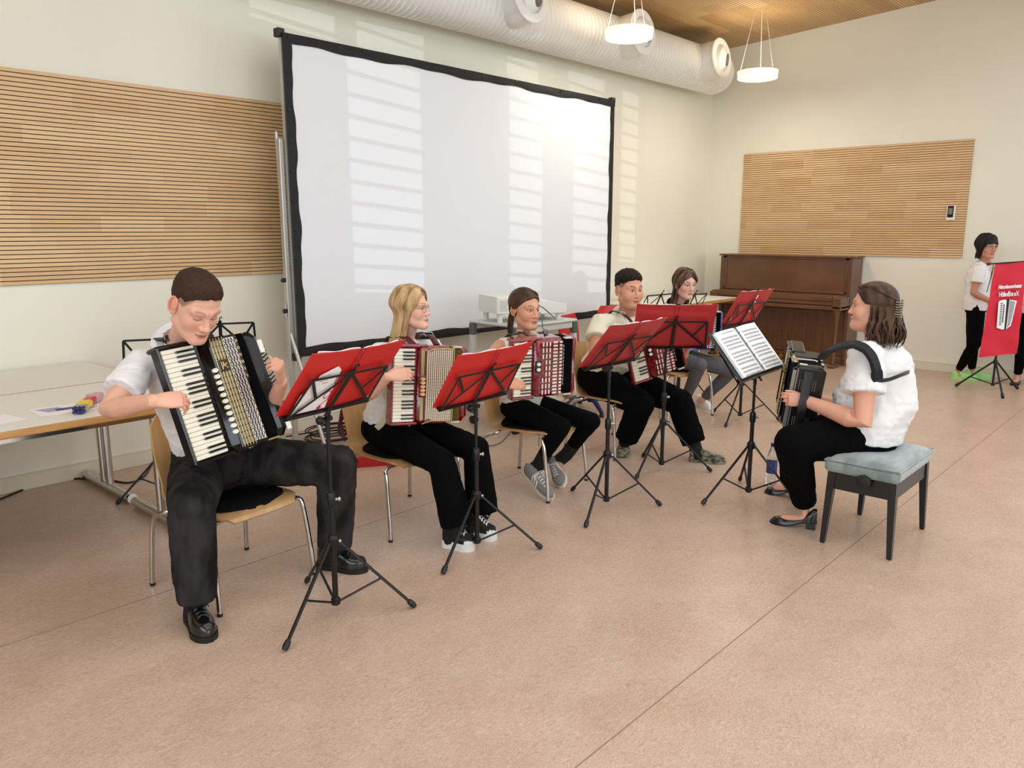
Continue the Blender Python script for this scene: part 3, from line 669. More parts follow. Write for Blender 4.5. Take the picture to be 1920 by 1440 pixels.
def folder(label, bot, u, v, n, w_=.51, h_=.335, m_=None, sheets=True, bend=.10, off=0, warp=.0):
    o = thing('music_folder', label, 'folder', M4(np.stack([u, v, n], 1), bot), 'red music folders'); nx_, ny_ = 25, 9
    xs = np.linspace(-w_ / 2, w_ / 2, nx_) + off; G = np.zeros((nx_, ny_, 3))
    for i, x in enumerate(xs):
        for j in range(ny_):
            y = h_ * j / (ny_ - 1); z = -.002 - bend * max(0, abs(x - off) - .02) ** 2 * 2 - warp * (y / h_) ** 2 * (x - off); G[i, j] = (x, y + .004, z)
    mb = MB(); mb.grid(G, thick=-.0028 if False else .0028); obj('cover', mb, m_ or M_fold, o, 60)
    mb = MB(); 
    for x in (-.012 + off, .012 + off): mb.box((x, h_ / 2 + .004, .0006), (.0016, h_ - .004, .0012))
    obj('spine_crease', mb, mat('folder_crease', (128, 16, 18), .6), o)
    if sheets:
        mb = MB()
        for s, dy in ((-1, .006), (1, .002)):
            Gs = np.zeros((9, 5, 3))
            for i in range(9):
                for j in range(5):
                    x = off + s * (.012 + .205 * i / 8); y = .008 + (h_ - .012 + dy) * j / 4; Gs[i, j] = (x, y, -.008 - bend * max(0, abs(x - off) - .02) ** 2 * 2 - .004 * math.sin(i))
            mb.grid(Gs if s > 0 else Gs[::-1], thick=.004)
        obj('sheets', mb, M_paper, o, 60)
        mb = MB(); mb.ball((off, h_ - .006, .0015), (.004, .004, .002), 8, 5); obj('rivet', mb, M_screw, o)
    return o
def at3(c, v, k): return A(*c) - A(*v) * k
STD = [
 dict(label='front music stand with a red folder, before the boy with cropped hair', c=(1.85, 2.73), feet=[(1.52, 2.61), (2.11, 2.51), (1.93, 3.08)], z=.876, fc=(1.814, 2.545, 1.071), u=(.987, .16, -.01), v=(.11, -.63, .769), hub=.335,
      fl='bright red folder with a taped white sheet on the front stand', m=0),
 dict(label='music stand with a red folder, before the blonde girl', c=(2.755, 2.76), feet=[(2.43, 2.67), (2.99, 2.52), (2.83, 3.08)], z=.774, fc=(2.701, 2.637, .952), u=(.999, -.032, .033), v=(-.046, -.577, .815), hub=.30, fl='red folder on the stand before the blonde girl', m=0),
 dict(label='music stand with a red folder, before the girl in the sleeveless blouse', c=(3.74, 2.64), feet=[(3.39, 2.53), (3.98, 2.41), (3.84, 2.98)], z=.858, fc=(3.671, 2.489, 1.021), u=(.997, -.074, .016), v=(-.061, -.658, .751), hub=.33, fl='red folder on the stand before the girl in the sleeveless blouse', m=1),
 dict(label='music stand with a red folder, before the boy in the cream shirt', c=(4.62, 2.80), feet=[(4.32, 2.81), (4.81, 2.52), (4.80, 3.07)], z=.871, fc=None, u=(.66, -.75, .0), v=(-.42, -.32, .85), hub=.34, fl='dark red folder on the stand before the boy in the cream shirt', m=1),
 dict(label='music stand farthest back, with a red folder in front of the piano', c=(6.36, 3.08), feet=[(6.55, 2.80), (6.04, 3.05), (6.48, 3.40)], z=.819, fc=(6.333, 3.044, .999), u=(.992, -.124, .006), v=(-.07, -.515, .854), hub=.33, fl='red folder with white stickers on the farthest stand, seen against the piano', m=1),
]
FOLD = []
for s in STD:
    v = unit(A(*s['v']))
    bot = at3(s['fc'], v, .1675) if s['fc'] else PX(1258, 650, 5.14)
    o, b, u, v, n = stand(s['label'], s['c'], s['feet'], s['z'], bot, s['u'], v, hub=s['hub'])
    f = folder(s['fl'], b, u, v, n, m_=[M_fold, M_fold2][s['m']])
    FOLD.append((f, b, u, v, n))
# taped sheet with a clef on the first folder, stickers on the last one
f = FOLD[0][0]; mb = MB(); mb.prism([(-.205, .012), (-.02, .012), (-.035, .07), (-.045, .15), (-.062, .238), (-.09, .262), (-.16, .225), (-.205, .12)], .0008, .0018)
sh = obj('taped_sheet', mb, M_paper, f); mb = MB()
for (x, y, w_) in ((-.13, .215, .07), (-.12, .19, .04), (-.10, .175, .03)): mb.box((x - .01, y, .0022), (w_, .0018, .0006), rotz(.12))
for i in range(6): mb.box((-.18 + .006 * i, .035 + .004 * (i % 3), .0022), (.02, .0016, .0006), rotz(.5 + .3 * i))
obj('handwriting', mb, M_inkk, sh); mb = MB()
mb.tube(curve([(-.055, .02, .003), (-.065, .035, .003), (-.05, .05, .003), (-.035, .08, .003), (-.05, .12, .003), (-.07, .10, .003), (-.06, .075, .003), (-.04, .09, .003), (-.04, .13, .003), (-.06, .19, .003), (-.05, .205, .003)], 5), .0022, 6, flat=.4); mb.ball((-.06, .024, .003), (.012, .01, .001), 12, 6)
obj('treble_clef_print', mb, mat('clef_pink', (190, 40, 90), .6), sh)
f = FOLD[4][0]; mb = MB()
mb.box((.03, .262, .0012), (.016, .07, .001), rotz(.08)); mb.box((.045, .215, .0012), (.035, .012, .001), rotz(.3)); mb.box((.04, .13, .0012), (.026, .016, .001)); mb.box((-.19, .075, .0012), (.018, .05, .001), rotz(.05)); mb.box((.012, .16, .0012), (.004, .09, .001), rotz(.1))
obj('sticker', mb, M_paper, f)
# conductor's stand with an open ring binder
v = unit(A(.004, .652, .758)); bot = at3((4.372, 2.108, .927), v, .16)
o, b, u, v, n = stand('music stand of the conductor with an open ring binder', (4.48, 2.085), [(4.17, 2.23), (4.76, 2.28), (4.51, 1.76)], .779, bot, (.994, -.085, .067), v, hub=.34, back=-1)
# here the desk's front (n) faces the reader, so the folder lies on the n side
bd = thing('ring_binder', 'open black ring binder of printed sheet music facing the conductor', 'binder', M4(np.stack([u, v, n], 1), b + n * .02))
mb = MB(); mb.box((0, .165, .002), (.50, .335, .004), bev=.001); obj('binder_cover', mb, mat('binder_black', (34, 38, 40), .5), bd)
mb = MB(); mb.box((.235, .165, .006), (.02, .325, .003)); obj('plastic_pocket', mb, mat('pocket_blue', (150, 178, 200), .3), bd)
for s in (-1, 1):
    G = np.zeros((9, 9, 3))
    for i in range(9):
        for j in range(9): q = i / 8; G[i, j] = (s * (.012 + .208 * q), .010 + .310 * j / 8, .022 + .010 * math.sin(min(1, q * 2.4) * 1.57) - .010 * q * q)
    mb = MB(); mb.grid(G if s < 0 else G[::-1], thick=0); mb.grid((G if s < 0 else G[::-1]) - A(0, 0, .016)[None, None], thick=0)
    V = np.concatenate([G[-1], (G - A(0, 0, .016))[-1][::-1]]); mb.add(V, [list(range(len(V)))]); V = np.concatenate([G[:, 0], (G - A(0, 0, .016))[::-1, 0]]); mb.add(V, [list(range(len(V)))]); V = np.concatenate([G[:, -1], (G - A(0, 0, .016))[::-1, -1]]); mb.add(V, [list(range(len(V)))])
    pg = obj('page_stack', mb, M_paper, bd, 60)
    mb = MB(); zf = lambda x: .0228 + .010 * math.sin(min(1, (abs(x) - .012) / .208 * 2.4) * 1.57) - .010 * ((abs(x) - .012) / .208) ** 2
    rows = 12 if s < 0 else 11
    for r in range(rows):
        y0_ = .285 - .0235 * r - (.01 if r > 3 else 0) - (.008 if r > 7 else 0) - (.012 if s < 0 else 0)
        for l_ in range(5):
            y = y0_ - .0026 * l_; xs = np.linspace(.03, .20, 5)
            for k in range(4):
                a, c_ = s * xs[k], s * xs[k + 1]; mb.add([(a, y, zf(a)), (c_, y, zf(c_)), (c_, y - .0007, zf(c_)), (a, y - .0007, zf(a))], [(0, 1, 2, 3)])
        for k in range(26):
            x = s * (.034 + .165 * k / 26 + .002 * math.sin(k * 7.1 + r)); y = y0_ - .001 - .009 * abs(math.sin(k * 2.3 + r * 1.7)); z = zf(x) + .0002
            mb.add([(x, y, z), (x + .0028, y, z), (x + .0028, y - .0024, z), (x, y - .0024, z)], [(0, 1, 2, 3)]); mb.add([(x + .0022, y + .006, z), (x + .0028, y + .006, z), (x + .0028, y, z), (x + .0022, y, z)], [(0, 1, 2, 3)])
    if s < 0:
        for k in range(30): mb.add([(-.17 + .0045 * k, .303, .0236 + .008), (-.167 + .0045 * k, .303, .0316), (-.167 + .0045 * k, .299, .0316), (-.17 + .0045 * k, .299, .0316)], [(0, 1, 2, 3)])
    k = obj('printed_staves', mb, mat('note_print', (70, 70, 72), .8), pg, 0); k['kind'] = 'stuff'
for y in (.045, .125, .205, .285):
    mb = MB(); mb.tube([(-.016 * math.cos(a), y, .012 + .022 * math.sin(a)) for a in np.linspace(-.2, 3.34, 12)], .0018, 6); obj('binder_ring', mb, M_screw, bd)
mb = MB(); pA, pB = PX(1432, 640, 4.75), PX(1455, 664, 4.7); mb.tube([pA, pB], [.002, .0035], 8); 
solo('baton', mb, M_paper, 'white baton sticking out beside the conductor\'s ring binder', 'baton')
# empty stands
def empty_stand(label, px, py, d, u, tilt=.5, dh=.235, sp=.22, hub=.34):
    H_ = PX(px, py, d); u = unit(A(*u)); nh = np.cross(u, (0, 0, 1)); v = unit(A(0, 0, 1) * math.cos(tilt) + nh * math.sin(tilt)); bot = H_ - v * dh
    c = bot[:2] - nh[:2] * .03; rr = [rotz(a) @ A(.33, 0, 0) for a in (.6, 2.7, 4.8)]
    return stand(label, c, [(c[0] + r[0], c[1] + r[1]) for r in rr], bot[2] - .07, bot, u, v, hub=hub, dh=dh, spread=sp)
empty_stand('empty black music stand behind the front boy, its bare desk right of his head', 412, 600, 5.0, (.9, -.43, 0), .35, .27)
empty_stand('empty black music stand behind the front boy, only its left desk arm showing', 302, 628, 4.6, (.9, -.43, 0), .35, .27)
empty_stand('bare music stand between the boy in the cream shirt and the girl in black', 1240, 548, 7.3, (1, -.1, 0), .5)
empty_stand('bare music stand right of the girl in black, before the white table', 1303, 548, 7.7, (1, -.1, 0), .5)

# ------------------------------------------------------------------ projector trolley
M_tr = mat('trolley_grey', (206, 206, 198), .5); M_trd = mat('trolley_dark', (88, 92, 94), .5); M_prj = mat('projector_white', (228, 228, 218), .45)
tp = [floor_at(905, 603, .90), floor_at(1062, 594, .90)]; zc = .90
a0, a1 = tp[0][:2], tp[1][:2]; du = unit(a1 - a0); Lt = np.linalg.norm(a1 - a0); ang = math.atan2(du[1], du[0])
tcn = (a0 + a1) / 2 + np.array([du[1], -du[0]]) * 0.0
tcn = np.array([5.04, 4.46]); ang = -.06; Lt = .74
tr = thing('projector_trolley', 'light grey wheeled trolley carrying the projector in front of the screen', 'trolley', M4(rotz(ang), (tcn[0], tcn[1], 0)))
lx, ly = Lt / 2 - .02, .26
mb = MB(); mb.box((0, 0, .888), (Lt, .58, .024), bev=.008); obj('top_shelf', mb, M_tr, tr); mb = MB(); mb.box((0, 0, .18), (Lt - .06, .40, .02), bev=.004); obj('lower_shelf', mb, M_tr, tr)
for sy in (-1, 1): mb = MB(); mb.box((0, sy * ly, .85), (Lt - .1, .025, .05), bev=.003); obj('top_rail', mb, M_tr, tr)
for sx in (-1, 1):
    for sy in (-1, 1):
        mb = MB(); mb.box((sx * lx, sy * ly, .47), (.045, .045, .80), bev=.005); lg = obj('post', mb, M_tr, tr)
        mb = MB(); mb.box((sx * lx, sy * ly, .825), (.052, .052, .10), bev=.006); obj('corner_sleeve', mb, M_trd, lg); mb = MB(); mb.box((sx * lx, sy * ly, .16), (.052, .052, .14), bev=.006); obj('corner_sleeve', mb, M_trd, lg)
        mb = MB()
        for q in (-1, 1): mb.tube([(sx * lx + q * .008, sy * ly, .035), (sx * lx + q * .024, sy * ly, .035)], .034, 16)
        mb.box((sx * lx, sy * ly, .06), (.03, .04, .05), bev=.01); obj('caster', mb, M_plb, tr)
mb = MB(); mb.box((0, .1, .4), (Lt - .06, .012, .38)); obj('back_panel', mb, M_tr, tr)
pj = thing('projector', 'cream ultra short throw projector standing on the trolley', 'projector', M4(rotz(-.35), (tcn[0] - .02, tcn[1], .9)))
mb = MB(); prof = [(-.33, .075), (.05, .06), (.05, .055), (.33, .055), (.345, .075), (.335, .135), (.21, .152), (.03, .205), (-.33, .215)]
Pj = lambda x, z, y: (x, y, z)
r1 = [[x, -.17, z] for x, z in prof]; r2 = [[x, .17, z] for x, z in prof]; r0 = [[x * .97, -.18, .13 + (z - .13) * .9] for x, z in prof]; r3 = [[x * .97, .18, .13 + (z - .13) * .9] for x, z in prof]
mb.loft([r3, r2, r1, r0]); obj('body', mb, M_prj, pj, 25)
mb = MB(); mb.box((.0, .0, .2), (.16, .2, .02), rotz(0), bev=.008); obj('lens_hood', mb, mat('hood_glass', (70, 72, 74), .2), pj)
for i in range(3):
    mb = MB()
    for k in range(11): mb.box((-.16 + .055 * i, -.1815, .09 + .009 * k), (.045, .002, .004))
    g_ = obj('air_vent', mb, M_trd, pj)
mb = MB()
for k in range(10): mb.box((-.27, -.1815, .10 + .009 * k), (.07, .0015, .0018))
k = obj('printed_label', mb, mat('label_grey', (150, 150, 146), .6), pj); k['kind'] = 'stuff'
for sx in (-1, 1):
    for sy in (-1, 1): mb = MB(); mb.cyl((sx * .28, sy * .13, 0), (sx * .28, sy * .13, .08), .022, .026, n=14); obj('foot', mb, M_prj, pj)
mb = MB(); cpt = tcn; tpt = A(tcn[0], tcn[1], .9)
pts = curve([PX(1015, 592, 6.2), PX(1012, 570, 6.2), PX(1004, 566, 6.2), PX(1014, 583, 6.15), PX(1017, 610, 6.1), PX(1018, 660, 6.1)], 8)
solo('cable', MB().tube(curve([PX(1040, 596, 5.9), PX(1015, 575, 5.7), PX(1003, 578, 5.6), PX(1014, 590, 5.5), PX(1018, 625, 5.5), PX(1020, 700, 5.5), PX(1010, 800, 5.9) * A(1, 1, 0) + A(0, 0, .01)], 8), .004, 8), mat('cable_grey', (112, 116, 116), .5), 'thin grey cable hanging down from the projector behind the girl', 'cable')

# ------------------------------------------------------------------ floor clutter
M_cab = mat('cable_black', (18, 18, 19), .55)
fl = lambda x, y, z=.006: floor_at(x, y, z)
solo('cable', MB().tube(curve([fl(-30, 948), fl(0, 936), fl(60, 912), fl(120, 899), fl(190, 898), fl(240, 905), fl(270, 893), fl(285, 870), fl(300, 858)], 8), .006, 8), M_cab, 'black power cable running along the floor under the tables', 'cable')
cc = fl(625, 822); pts = []
for i in range(90): a = i * .42; r = .16 + .05 * math.sin(i * .33); pts.append(cc + A(r * math.cos(a) * 1.25 + .04 * math.sin(i * .1), r * math.sin(a), .008 + .0009 * i))
pts += [cc + A(-.3, .3, .01), cc + A(-.9, .45, .006)]
solo('cable_coil', MB().tube(curve(pts, 2), .0055, 7), M_cab, 'loose coil of black cable on the floor behind the front boy', 'cable')
solo('cable', MB().tube(curve([fl(900, 838), fl(935, 832), fl(955, 812), fl(960, 800)], 8), .003, 6), mat('cable_dark', (60, 60, 62), .5), 'thin wire trailing on the floor by the trolley', 'cable')
# red case with sweets
rc = fl(705, 862, 0); ang = math.atan2(*( (fl(748, 872, 0) - fl(668, 878, 0))[:2][::-1]))
cs = thing('open_case', 'shallow red tray-like case with sweets behind the blonde girl\'s chair', 'case', M4(rotz(ang), (rc[0], rc[1], 0)))
M_rc = mat('red_case', (178, 22, 30), .4)
mb = MB(); mb.box((0, 0, .008), (.42, .34, .016)); 
for sx in (-1, 1): mb.box((sx * .205, 0, .04), (.012, .34, .07), bev=.002)
for sy in (-1, 1): mb.box((0, sy * .165, .04), (.42, .012, .07), bev=.002)
mb.box((0, 0, .06), (.40, .32, .004)); obj('tray', mb, M_rc, cs)
for k, (x, y, a, c_, lb) in enumerate(((-.10, -.05, .3, M_pk, 'pink'), (-.02, -.04, -.1, M_y, 'yellow'), (.05, .0, .5, M_nb, 'dark blue'), (.12, -.02, -.2, M_sv, 'silver grey'))):
    mb = MB(); P_ = (M4(rotz(ang), (rc[0], rc[1], 0)) @ A(x, y, .078, 1))[:3]; mb.box(P_, (.075, .03, .03), rotz(ang + a), bev=.008); solo('sweet', mb, c_, '%s wrapped sweet lying on the red case' % lb, 'sweets', 'sweets on the red case')
mb = MB(); bcn = fl(648, 832, 0)
for k in range(7): mb.tube(curve([bcn + A(.0, 0, .02), bcn + A(.03 * k / 6 - .03, .05, .12 + .02 * k), bcn + A(.05 - .01 * k, -.02, .26), bcn + A(.02, .02, .06)], 6), .006, 6)
solo('leather_strap_bundle', mb, mat('dark_red_leather', (78, 18, 24), .4), 'dark red leather straps heaped beside the blonde girl\'s chair', 'straps')
# magazine
c = fl(578, 898, 0); mg = thing('magazine', 'magazine with white, blue and yellow cover lying under the front boy\'s chair', 'magazine', M4(rotz(.1), (c[0], c[1], 0)))
mb = MB(); mb.box((0, 0, .003), (.2, .28, .006)); obj('cover', mb, M_paper, mg)
mb = MB(); mb.box((.06, .06, .0065), (.08, .12, .001)); obj('blue_print', mb, mat('print_blue', (60, 72, 160), .5), mg)
mb = MB(); mb.box((0, -.125, .0065), (.2, .03, .001)); obj('yellow_print', mb, mat('print_yellow', (236, 200, 40), .5), mg)
# water bottle
c = fl(1445, 909, 0); bt = thing('water_bottle', 'clear plastic water bottle with a blue label on the floor by the conductor\'s feet', 'bottle', M4(None, (c[0], c[1], 0)))
M_pet = mat('clear_plastic', (235, 242, 245), .05, trans=.95); 
mb = MB(); mb.lathe([(.001, .004), (.028, .002), (.034, .012), (.034, .06), (.032, .07), (.034, .08), (.034, .17), (.03, .2), (.018, .245), (.013, .255), (.013, .27)], n=28); obj('bottle_body', mb, M_pet, bt)
mb = MB(); mb.lathe([(.0345, .085), (.0347, .087), (.0347, .163), (.0345, .165)], n=28, cap=False); lb = obj('label_band', mb, mat('label_blue', (44, 62, 130), .4), bt)
mb = MB(); mb.lathe([(.035, .10), (.0352, .102), (.0352, .155), (.035, .157)], n=28, cap=False); mb.f = mb.f[4:11]; mb.mi = mb.mi[4:11]; obj('label_panel', mb, M_paper, lb)
mb = MB(); mb.lathe([(.015, .262), (.0155, .266), (.0155, .28), (.014, .284), (.001, .284)], n=20); obj('cap', mb, M_nb, bt)

# ------------------------------------------------------------------ accordions
M_key = mat('key_ivory', (240, 234, 214), .28, coat=.3); M_kblk = mat('key_black', (16, 16, 17), .25, coat=.5); M_lac = mat('black_lacquer', (8, 8, 9), .2, coat=.3, spec=.3)
def pearl(name, a, b): return mat(name, a, .2, rgb2=b, vs=42, coat=.7, bump=0)
M_pr = pearl('pearl_red', (88, 6, 14), (150, 22, 34)); M_pb = pearl('pearl_blue', (12, 24, 110), (30, 60, 170))
M_gold = mat('gold_metal', (206, 184, 132), .32, .8); M_sil = mat('silver_metal', (206, 206, 200), .25, 1); M_bel = mat('bellows_black', (18, 19, 20), .6, spec=.2); M_tri = mat('grille_pearl', (240, 230, 226), .4); M_bw = mat('bellow_white', (236, 232, 220), .4)
M_btn = mat('button_black', (16, 16, 17), .25, coat=.5); M_lea = mat('strap_leather', (22, 20, 20), .45, bump=.1, bs=200); M_learw = mat('strap_dark_red', (72, 20, 26), .42); M_leab = mat('strap_beige', (196, 186, 160), .6)
def accordion(T, label, kw, bw, H, D, nwhite, body, style, bell=.06, bass=.08, first=0, klen=.135, switches=None, tilt=0., rad=.025, buttons=False, fan=.0, frame_m=None, belm=None):
    """x: 0 at the keyboard's outer edge towards the bass end, y up the keyboard, z out to the front; fan opens the bellows at the foot"""
    t = thing('accordion', label, 'accordion', T, None); h = H / 2
    # keyboard bed
    mb = MB(); mb.box((kw / 2, 0, -.045), (kw, H * .985, .05), bev=.012); kb = obj('keyboard', mb, body if style != 'wire' else M_lac, t)
    mb = MB(); mb.box((.004, 0, -.03), (.012, H, .055), bev=.005); mb.box((kw / 2, h - .006, -.03), (kw, .014, .055), bev=.005); mb.box((kw / 2, -h + .006, -.03), (kw, .014, .055), bev=.005); obj('keyboard_rim', mb, body if style != 'wire' else M_lac, kb)
    K = H - .032; pitch = K / nwhite; kx0 = .014; kx1 = kx0 + klen
    mk = MB(); mk.box((0, 0, 0), (klen, pitch * .94, .012), bev=.0025); wk = mesh_data('white_key', np.concatenate(mk.v), mk.f, M_key, mk.mi, 30)
    mk = MB(); mk.box((0, 0, 0), (klen * .60, pitch * .48, .011), bev=.003); bk_ = mesh_data('black_key', np.concatenate(mk.v), mk.f, M_kblk, mk.mi, 30)
    for i in range(nwhite):
        y = K / 2 - pitch * (i + .5); link('white_key', wk, kb, M4(None, (kx0 + klen / 2, y, -.016)))
        if (i + first) % 7 not in (2, 6) and i < nwhite - 1: link('black_key', bk_, kb, M4(None, (kx1 - klen * .30, y - pitch / 2, -.008)))
    # treble body
    mb = MB(); mb.box((kw + bw / 2, 0, -D / 2 - .004), (bw, H, D), bev=rad); tb = obj('treble_body', mb, body, t, 40)
    gx0, gx1 = kw + .034, kw + bw - .012
    mb = MB(); mb.box((kw * .5 + .03, h - .004, -.055), (kw + .06, .020, .075), bev=.008); obj('top_cover', mb, M_lac if style == 'wire' else body, t)
    if style == 'wire':
        mb = MB(); mb.box(((gx0 + gx1) / 2 + .004, 0, -.002), (gx1 - gx0 + .014, H * .97, .012), bev=.005); gr = obj('grille', mb, M_lac, t)
        x1 = gx0 + .062; mb = MB()
        mb.box(((gx0 + x1) / 2, 0, .0045), (x1 - gx0 - .004, H * .92, .002)); obj('grille_plate', mb, mat('grille_dim_gold', (150, 138, 112), .5), gr)
        mb = MB()
        for k in range(5):
            x = gx0 + .004 + .0145 * k; mb.tube(curve([(x + .012, H * .468, -.006), (x + .004, H * .462, .006), (x, H * .44, .010), (x, 0, .010), (x, -H * .44, .010), (x + .004, -H * .462, .006), (x + .012, -H * .468, -.006)], 4), .0017, 6)
        nr = 17
        for r in range(nr):
            y = H * .46 - (r + .5) * H * .92 / nr
            for c_ in range(5): mb.box((gx0 + .0035 + .0145 * c_ + .007, y + H * .46 / nr, .0075), (.005, .004, .004), mi=1)
        obj('gold_bars', mb, [M_gold, M_lac], gr)
        mb = MB(); mg = MB(); md = MB(); cols = 4; cw = (gx1 - x1 - .004) / cols
        mb.box(((x1 + gx1) / 2 + .001, 0, .0042), (gx1 - x1 - .002, H * .925, .002))
        for r in range(nr):
            y1 = H * .46 - r * H * .92 / nr; y0 = y1 - H * .92 / nr
            for c_ in range(cols):
                a = x1 + .003 + c_ * cw; b2 = a + cw
                md.box((a, (y0 + y1) / 2, .0062), (.0026, y1 - y0, .003)); L_ = math.hypot(cw, y1 - y0); an = math.atan2(y0 - y1, cw) if r < nr * .62 else math.atan2(y1 - y0, cw)
                md.box(((a + b2) / 2, (y0 + y1) / 2, .006), (L_, .0017, .003), rotz(an))
            md.box(((x1 + gx1) / 2, y0, .006), (gx1 - x1, .0020, .003)); mg.box((gx1 - cw * 1.1, y0 + .0008, .0078), (cw * 2.4, .0022, .002))
        obj('pearl_field', mb, M_tri, gr); k = obj('triangle_lattice', md, M_lac, gr); obj('gold_cross_bars', mg, M_gold, gr)
        mb = MB(); mb.box((gx0 + .030, H * .235, .0125), (.046, .050, .004), bev=.002); bd_ = obj('badge', mb, mat('badge_dark', (40, 24, 14), .3), t); mb = MB()
        for an, xx in ((1.2, -.006), (-1.0, .004), (.5, .0), (1.57, -.012)): mb.box((gx0 + .030 + xx, H * .235, .0155), (.034, .004, .002), rotz(an))
        obj('badge_ornament', mb, M_gold, bd_)
        mb = MB(); mb.box((gx1 + .0055, H * .26, .004), (.015, H * .42, .006), bev=.001); nm_ = obj('name_plate', mb, M_lac, t)
        mb = MB()
        for i, ch in enumerate('HOHNER'): mb.add(*text_mb(ch, .017, .0006, t=(gx1 + .0055, H * .42 - i * .0315, .0078), bold=.0006))
        obj('gold_lettering', mb, M_gold, nm_, 0)
    elif style == 'strips':
        mb = MB(); mb.box(((gx0 + gx1) / 2, 0, .0), (gx1 - gx0, H * .93, .010), bev=.004); gr = obj('grille', mb, mat('grille_pink_dark', (120, 84, 80), .6), t)
        mb = MB(); ms = MB(); n_ = 13; 
        for k in range(n_):
            x = gx0 + .008 + (gx1 - gx0 - .016) * k / (n_ - 1); hh = H * (.455 - .03 * math.exp(-(k - 1) ** 2 / 3)); mb.box((x, 0, .0065), (.0062, hh * 2, .004), bev=.001)
            for r in range(24): ms.box((x + .0055, hh - (r + .5) * 2 * hh / 24, .006), (.0035, .0028, .003))
        obj('pearl_strips', mb, mat('grille_cream', (220, 208, 186), .4), gr); k = obj('grille_ties', ms, M_gold, gr); k['kind'] = 'stuff'
        mb = MB(); pts = curve([(gx0 - .012, H * .45, .008), (gx0 + .01, H * .432, .010), (gx0 + .05, H * .46, .010), (gx1 - .01, H * .462, .010), (gx1 + .002, H * .44, .010), (gx1 + .002, -H * .44, .010), (gx1 - .01, -H * .462, .010), (gx0 + .05, -H * .455, .010), (gx0 + .01, -H * .47, .010), (gx0 - .014, -H * .49, .008)], 6); mb.tube(pts, .003, 8); obj('gold_frame', mb, M_gold, gr)
        mb = MB(); mb.box((kw + .018, 0, .0), (.020, H * .9, .008), bev=.003); obj('gold_edge_plate', mb, mat('aged_gold', (176, 160, 110), .4, .5), t)
    else:
        mb = MB(); nr = 16; 
        for r in range(nr):
            y = H * .43 - r * H * .86 / (nr - 1)
            for c_, (x, w_) in enumerate(((.62, .030), (.86, .018))): mb.box((gx0 + (gx1 - gx0) * x, y, .002), (w_, H * .86 / nr * .62, .006), bev=.0015)
        for r in range(9):
            y = H * .405 - r * H * .81 / 8
            for c_ in range(3):
                if 3 <= r <= 5 and c_ == 0: continue
                mb.box((gx0 + .005 + (gx1 - gx0) * (.06 + .145 * c_), y, .002), (.0095, H * .86 / 9 * .78, .006), bev=.0015)
        obj('grille', mb, mat('grille_white', (228, 220, 210), .35), t)
        mb = MB()
        for r in range(11): mb.box((kw + bw + .0005, H * .34 - r * H * .64 / 10, -.022), (.006, .018, .008), bev=.002)
        obj('side_ornaments', mb, M_bw, t)
    # register switches
    if switches:
        n_, y0, y1, hw, hh, cm, plate = switches
        if plate: mb = MB(); mb.box((kw + .016, (y0 + y1) / 2, .004), (hw + .016, y0 - y1 + hh + .016, .008), bev=.003); pt = obj('register_plate', mb, M_lac if style != 'strips' else M_pr, t)
        else: pt = t
        mk = MB(); mk.lathe([(.001, .006), (.42, .0055), (.72, .0075), (1., .0075), (1.08, .004), (1.08, 0)], n=20); V = np.concatenate(mk.v) * A(hw * .46, hh * .46, 1)
        rm = mesh_data('register_switch', V, mk.f, cm, mk.mi, 40)
        for i in range(n_): link('register_switch', rm, pt, M4(None, (kw + .016, y0 + (y1 - y0) * i / max(1, n_ - 1), .008)))
    # bellows, opened like a fan by the angle given
    nb = 9; x0 = kw + bw; rings = []
    def fold_ring(x, s, ang):
        out = []; hh, d0, d1 = h - .006 - s, -D + .004 + s * .3, -.006 - s * .6
        for (y, z) in ((-hh, d0), (hh, d0), (hh + s * .0, d1 - .01), (hh - .012, d1), (-hh + .012, d1), (-hh, d1 - .01)):
            out.append((x0 + (x - x0) * (1 + ang * (-y / h)), y, z))
        return out
    for i in range(2 * nb + 1): rings.append(fold_ring(x0 + bell * i / (2 * nb), .002 if i % 2 else .011, fan))
    mb = MB(); mb.loft(rings)
    for i in range(nb):
        x = x0 + bell * (2 * i + 1) / (2 * nb)
        for sy in (-1, 1): mb.box((x0 + (x - x0) * (1 - sy * fan), sy * (h - .006), -.02), (bell / nb * .7, .007, .034), mi=1)
    be = obj('bellows', mb, [belm or M_bel, M_gold if style == 'wire' else M_bw], t, 20)
    # bass casing
    fa = math.atan(bell * fan / h); Rb = rotz(fa * 1.0); xb = x0 + bell
    mb = MB(); c0 = A(xb + bass / 2, 0, -D / 2 - .008); mb.box(c0, (bass, H * .985, D * .96), Rb, bev=rad * 1.2); ba = obj('bass_body', mb, body, t, 40)
    if buttons:
        mk = MB(); mk.lathe([(.0042, 0), (.0042, .006), (.003, .008), (.001, .008)], n=10); R_ = frame((.78, 0, .62), (0, 1, 0)); bm = mesh_data('bass_button', np.concatenate(mk.v) @ R_.T, mk.f, M_btn, mk.mi, 40)
        for r in range(20):
            for c_ in range(5):
                y = H * .32 - r * .0175 - c_ * .004; p = Rb @ A(bass / 2 - .006 + .0 * c_, y, 0) + A(xb + bass / 2, 0, -.02 - .012 * c_)
                link('bass_button', bm, ba, M4(None, p))
        mb = MB(); mb.box(Rb @ A(bass / 2 - .022, H * .33, 0) + A(xb + bass / 2, 0, -.011), (.026, .060, .006), Rb, bev=.002); mb.box(Rb @ A(bass / 2 - .022, -H * .40, 0) + A(xb + bass / 2, 0, -.011), (.026, .06, .006), Rb, bev=.002); obj('bass_plate', mb, M_bw, ba)
    return t
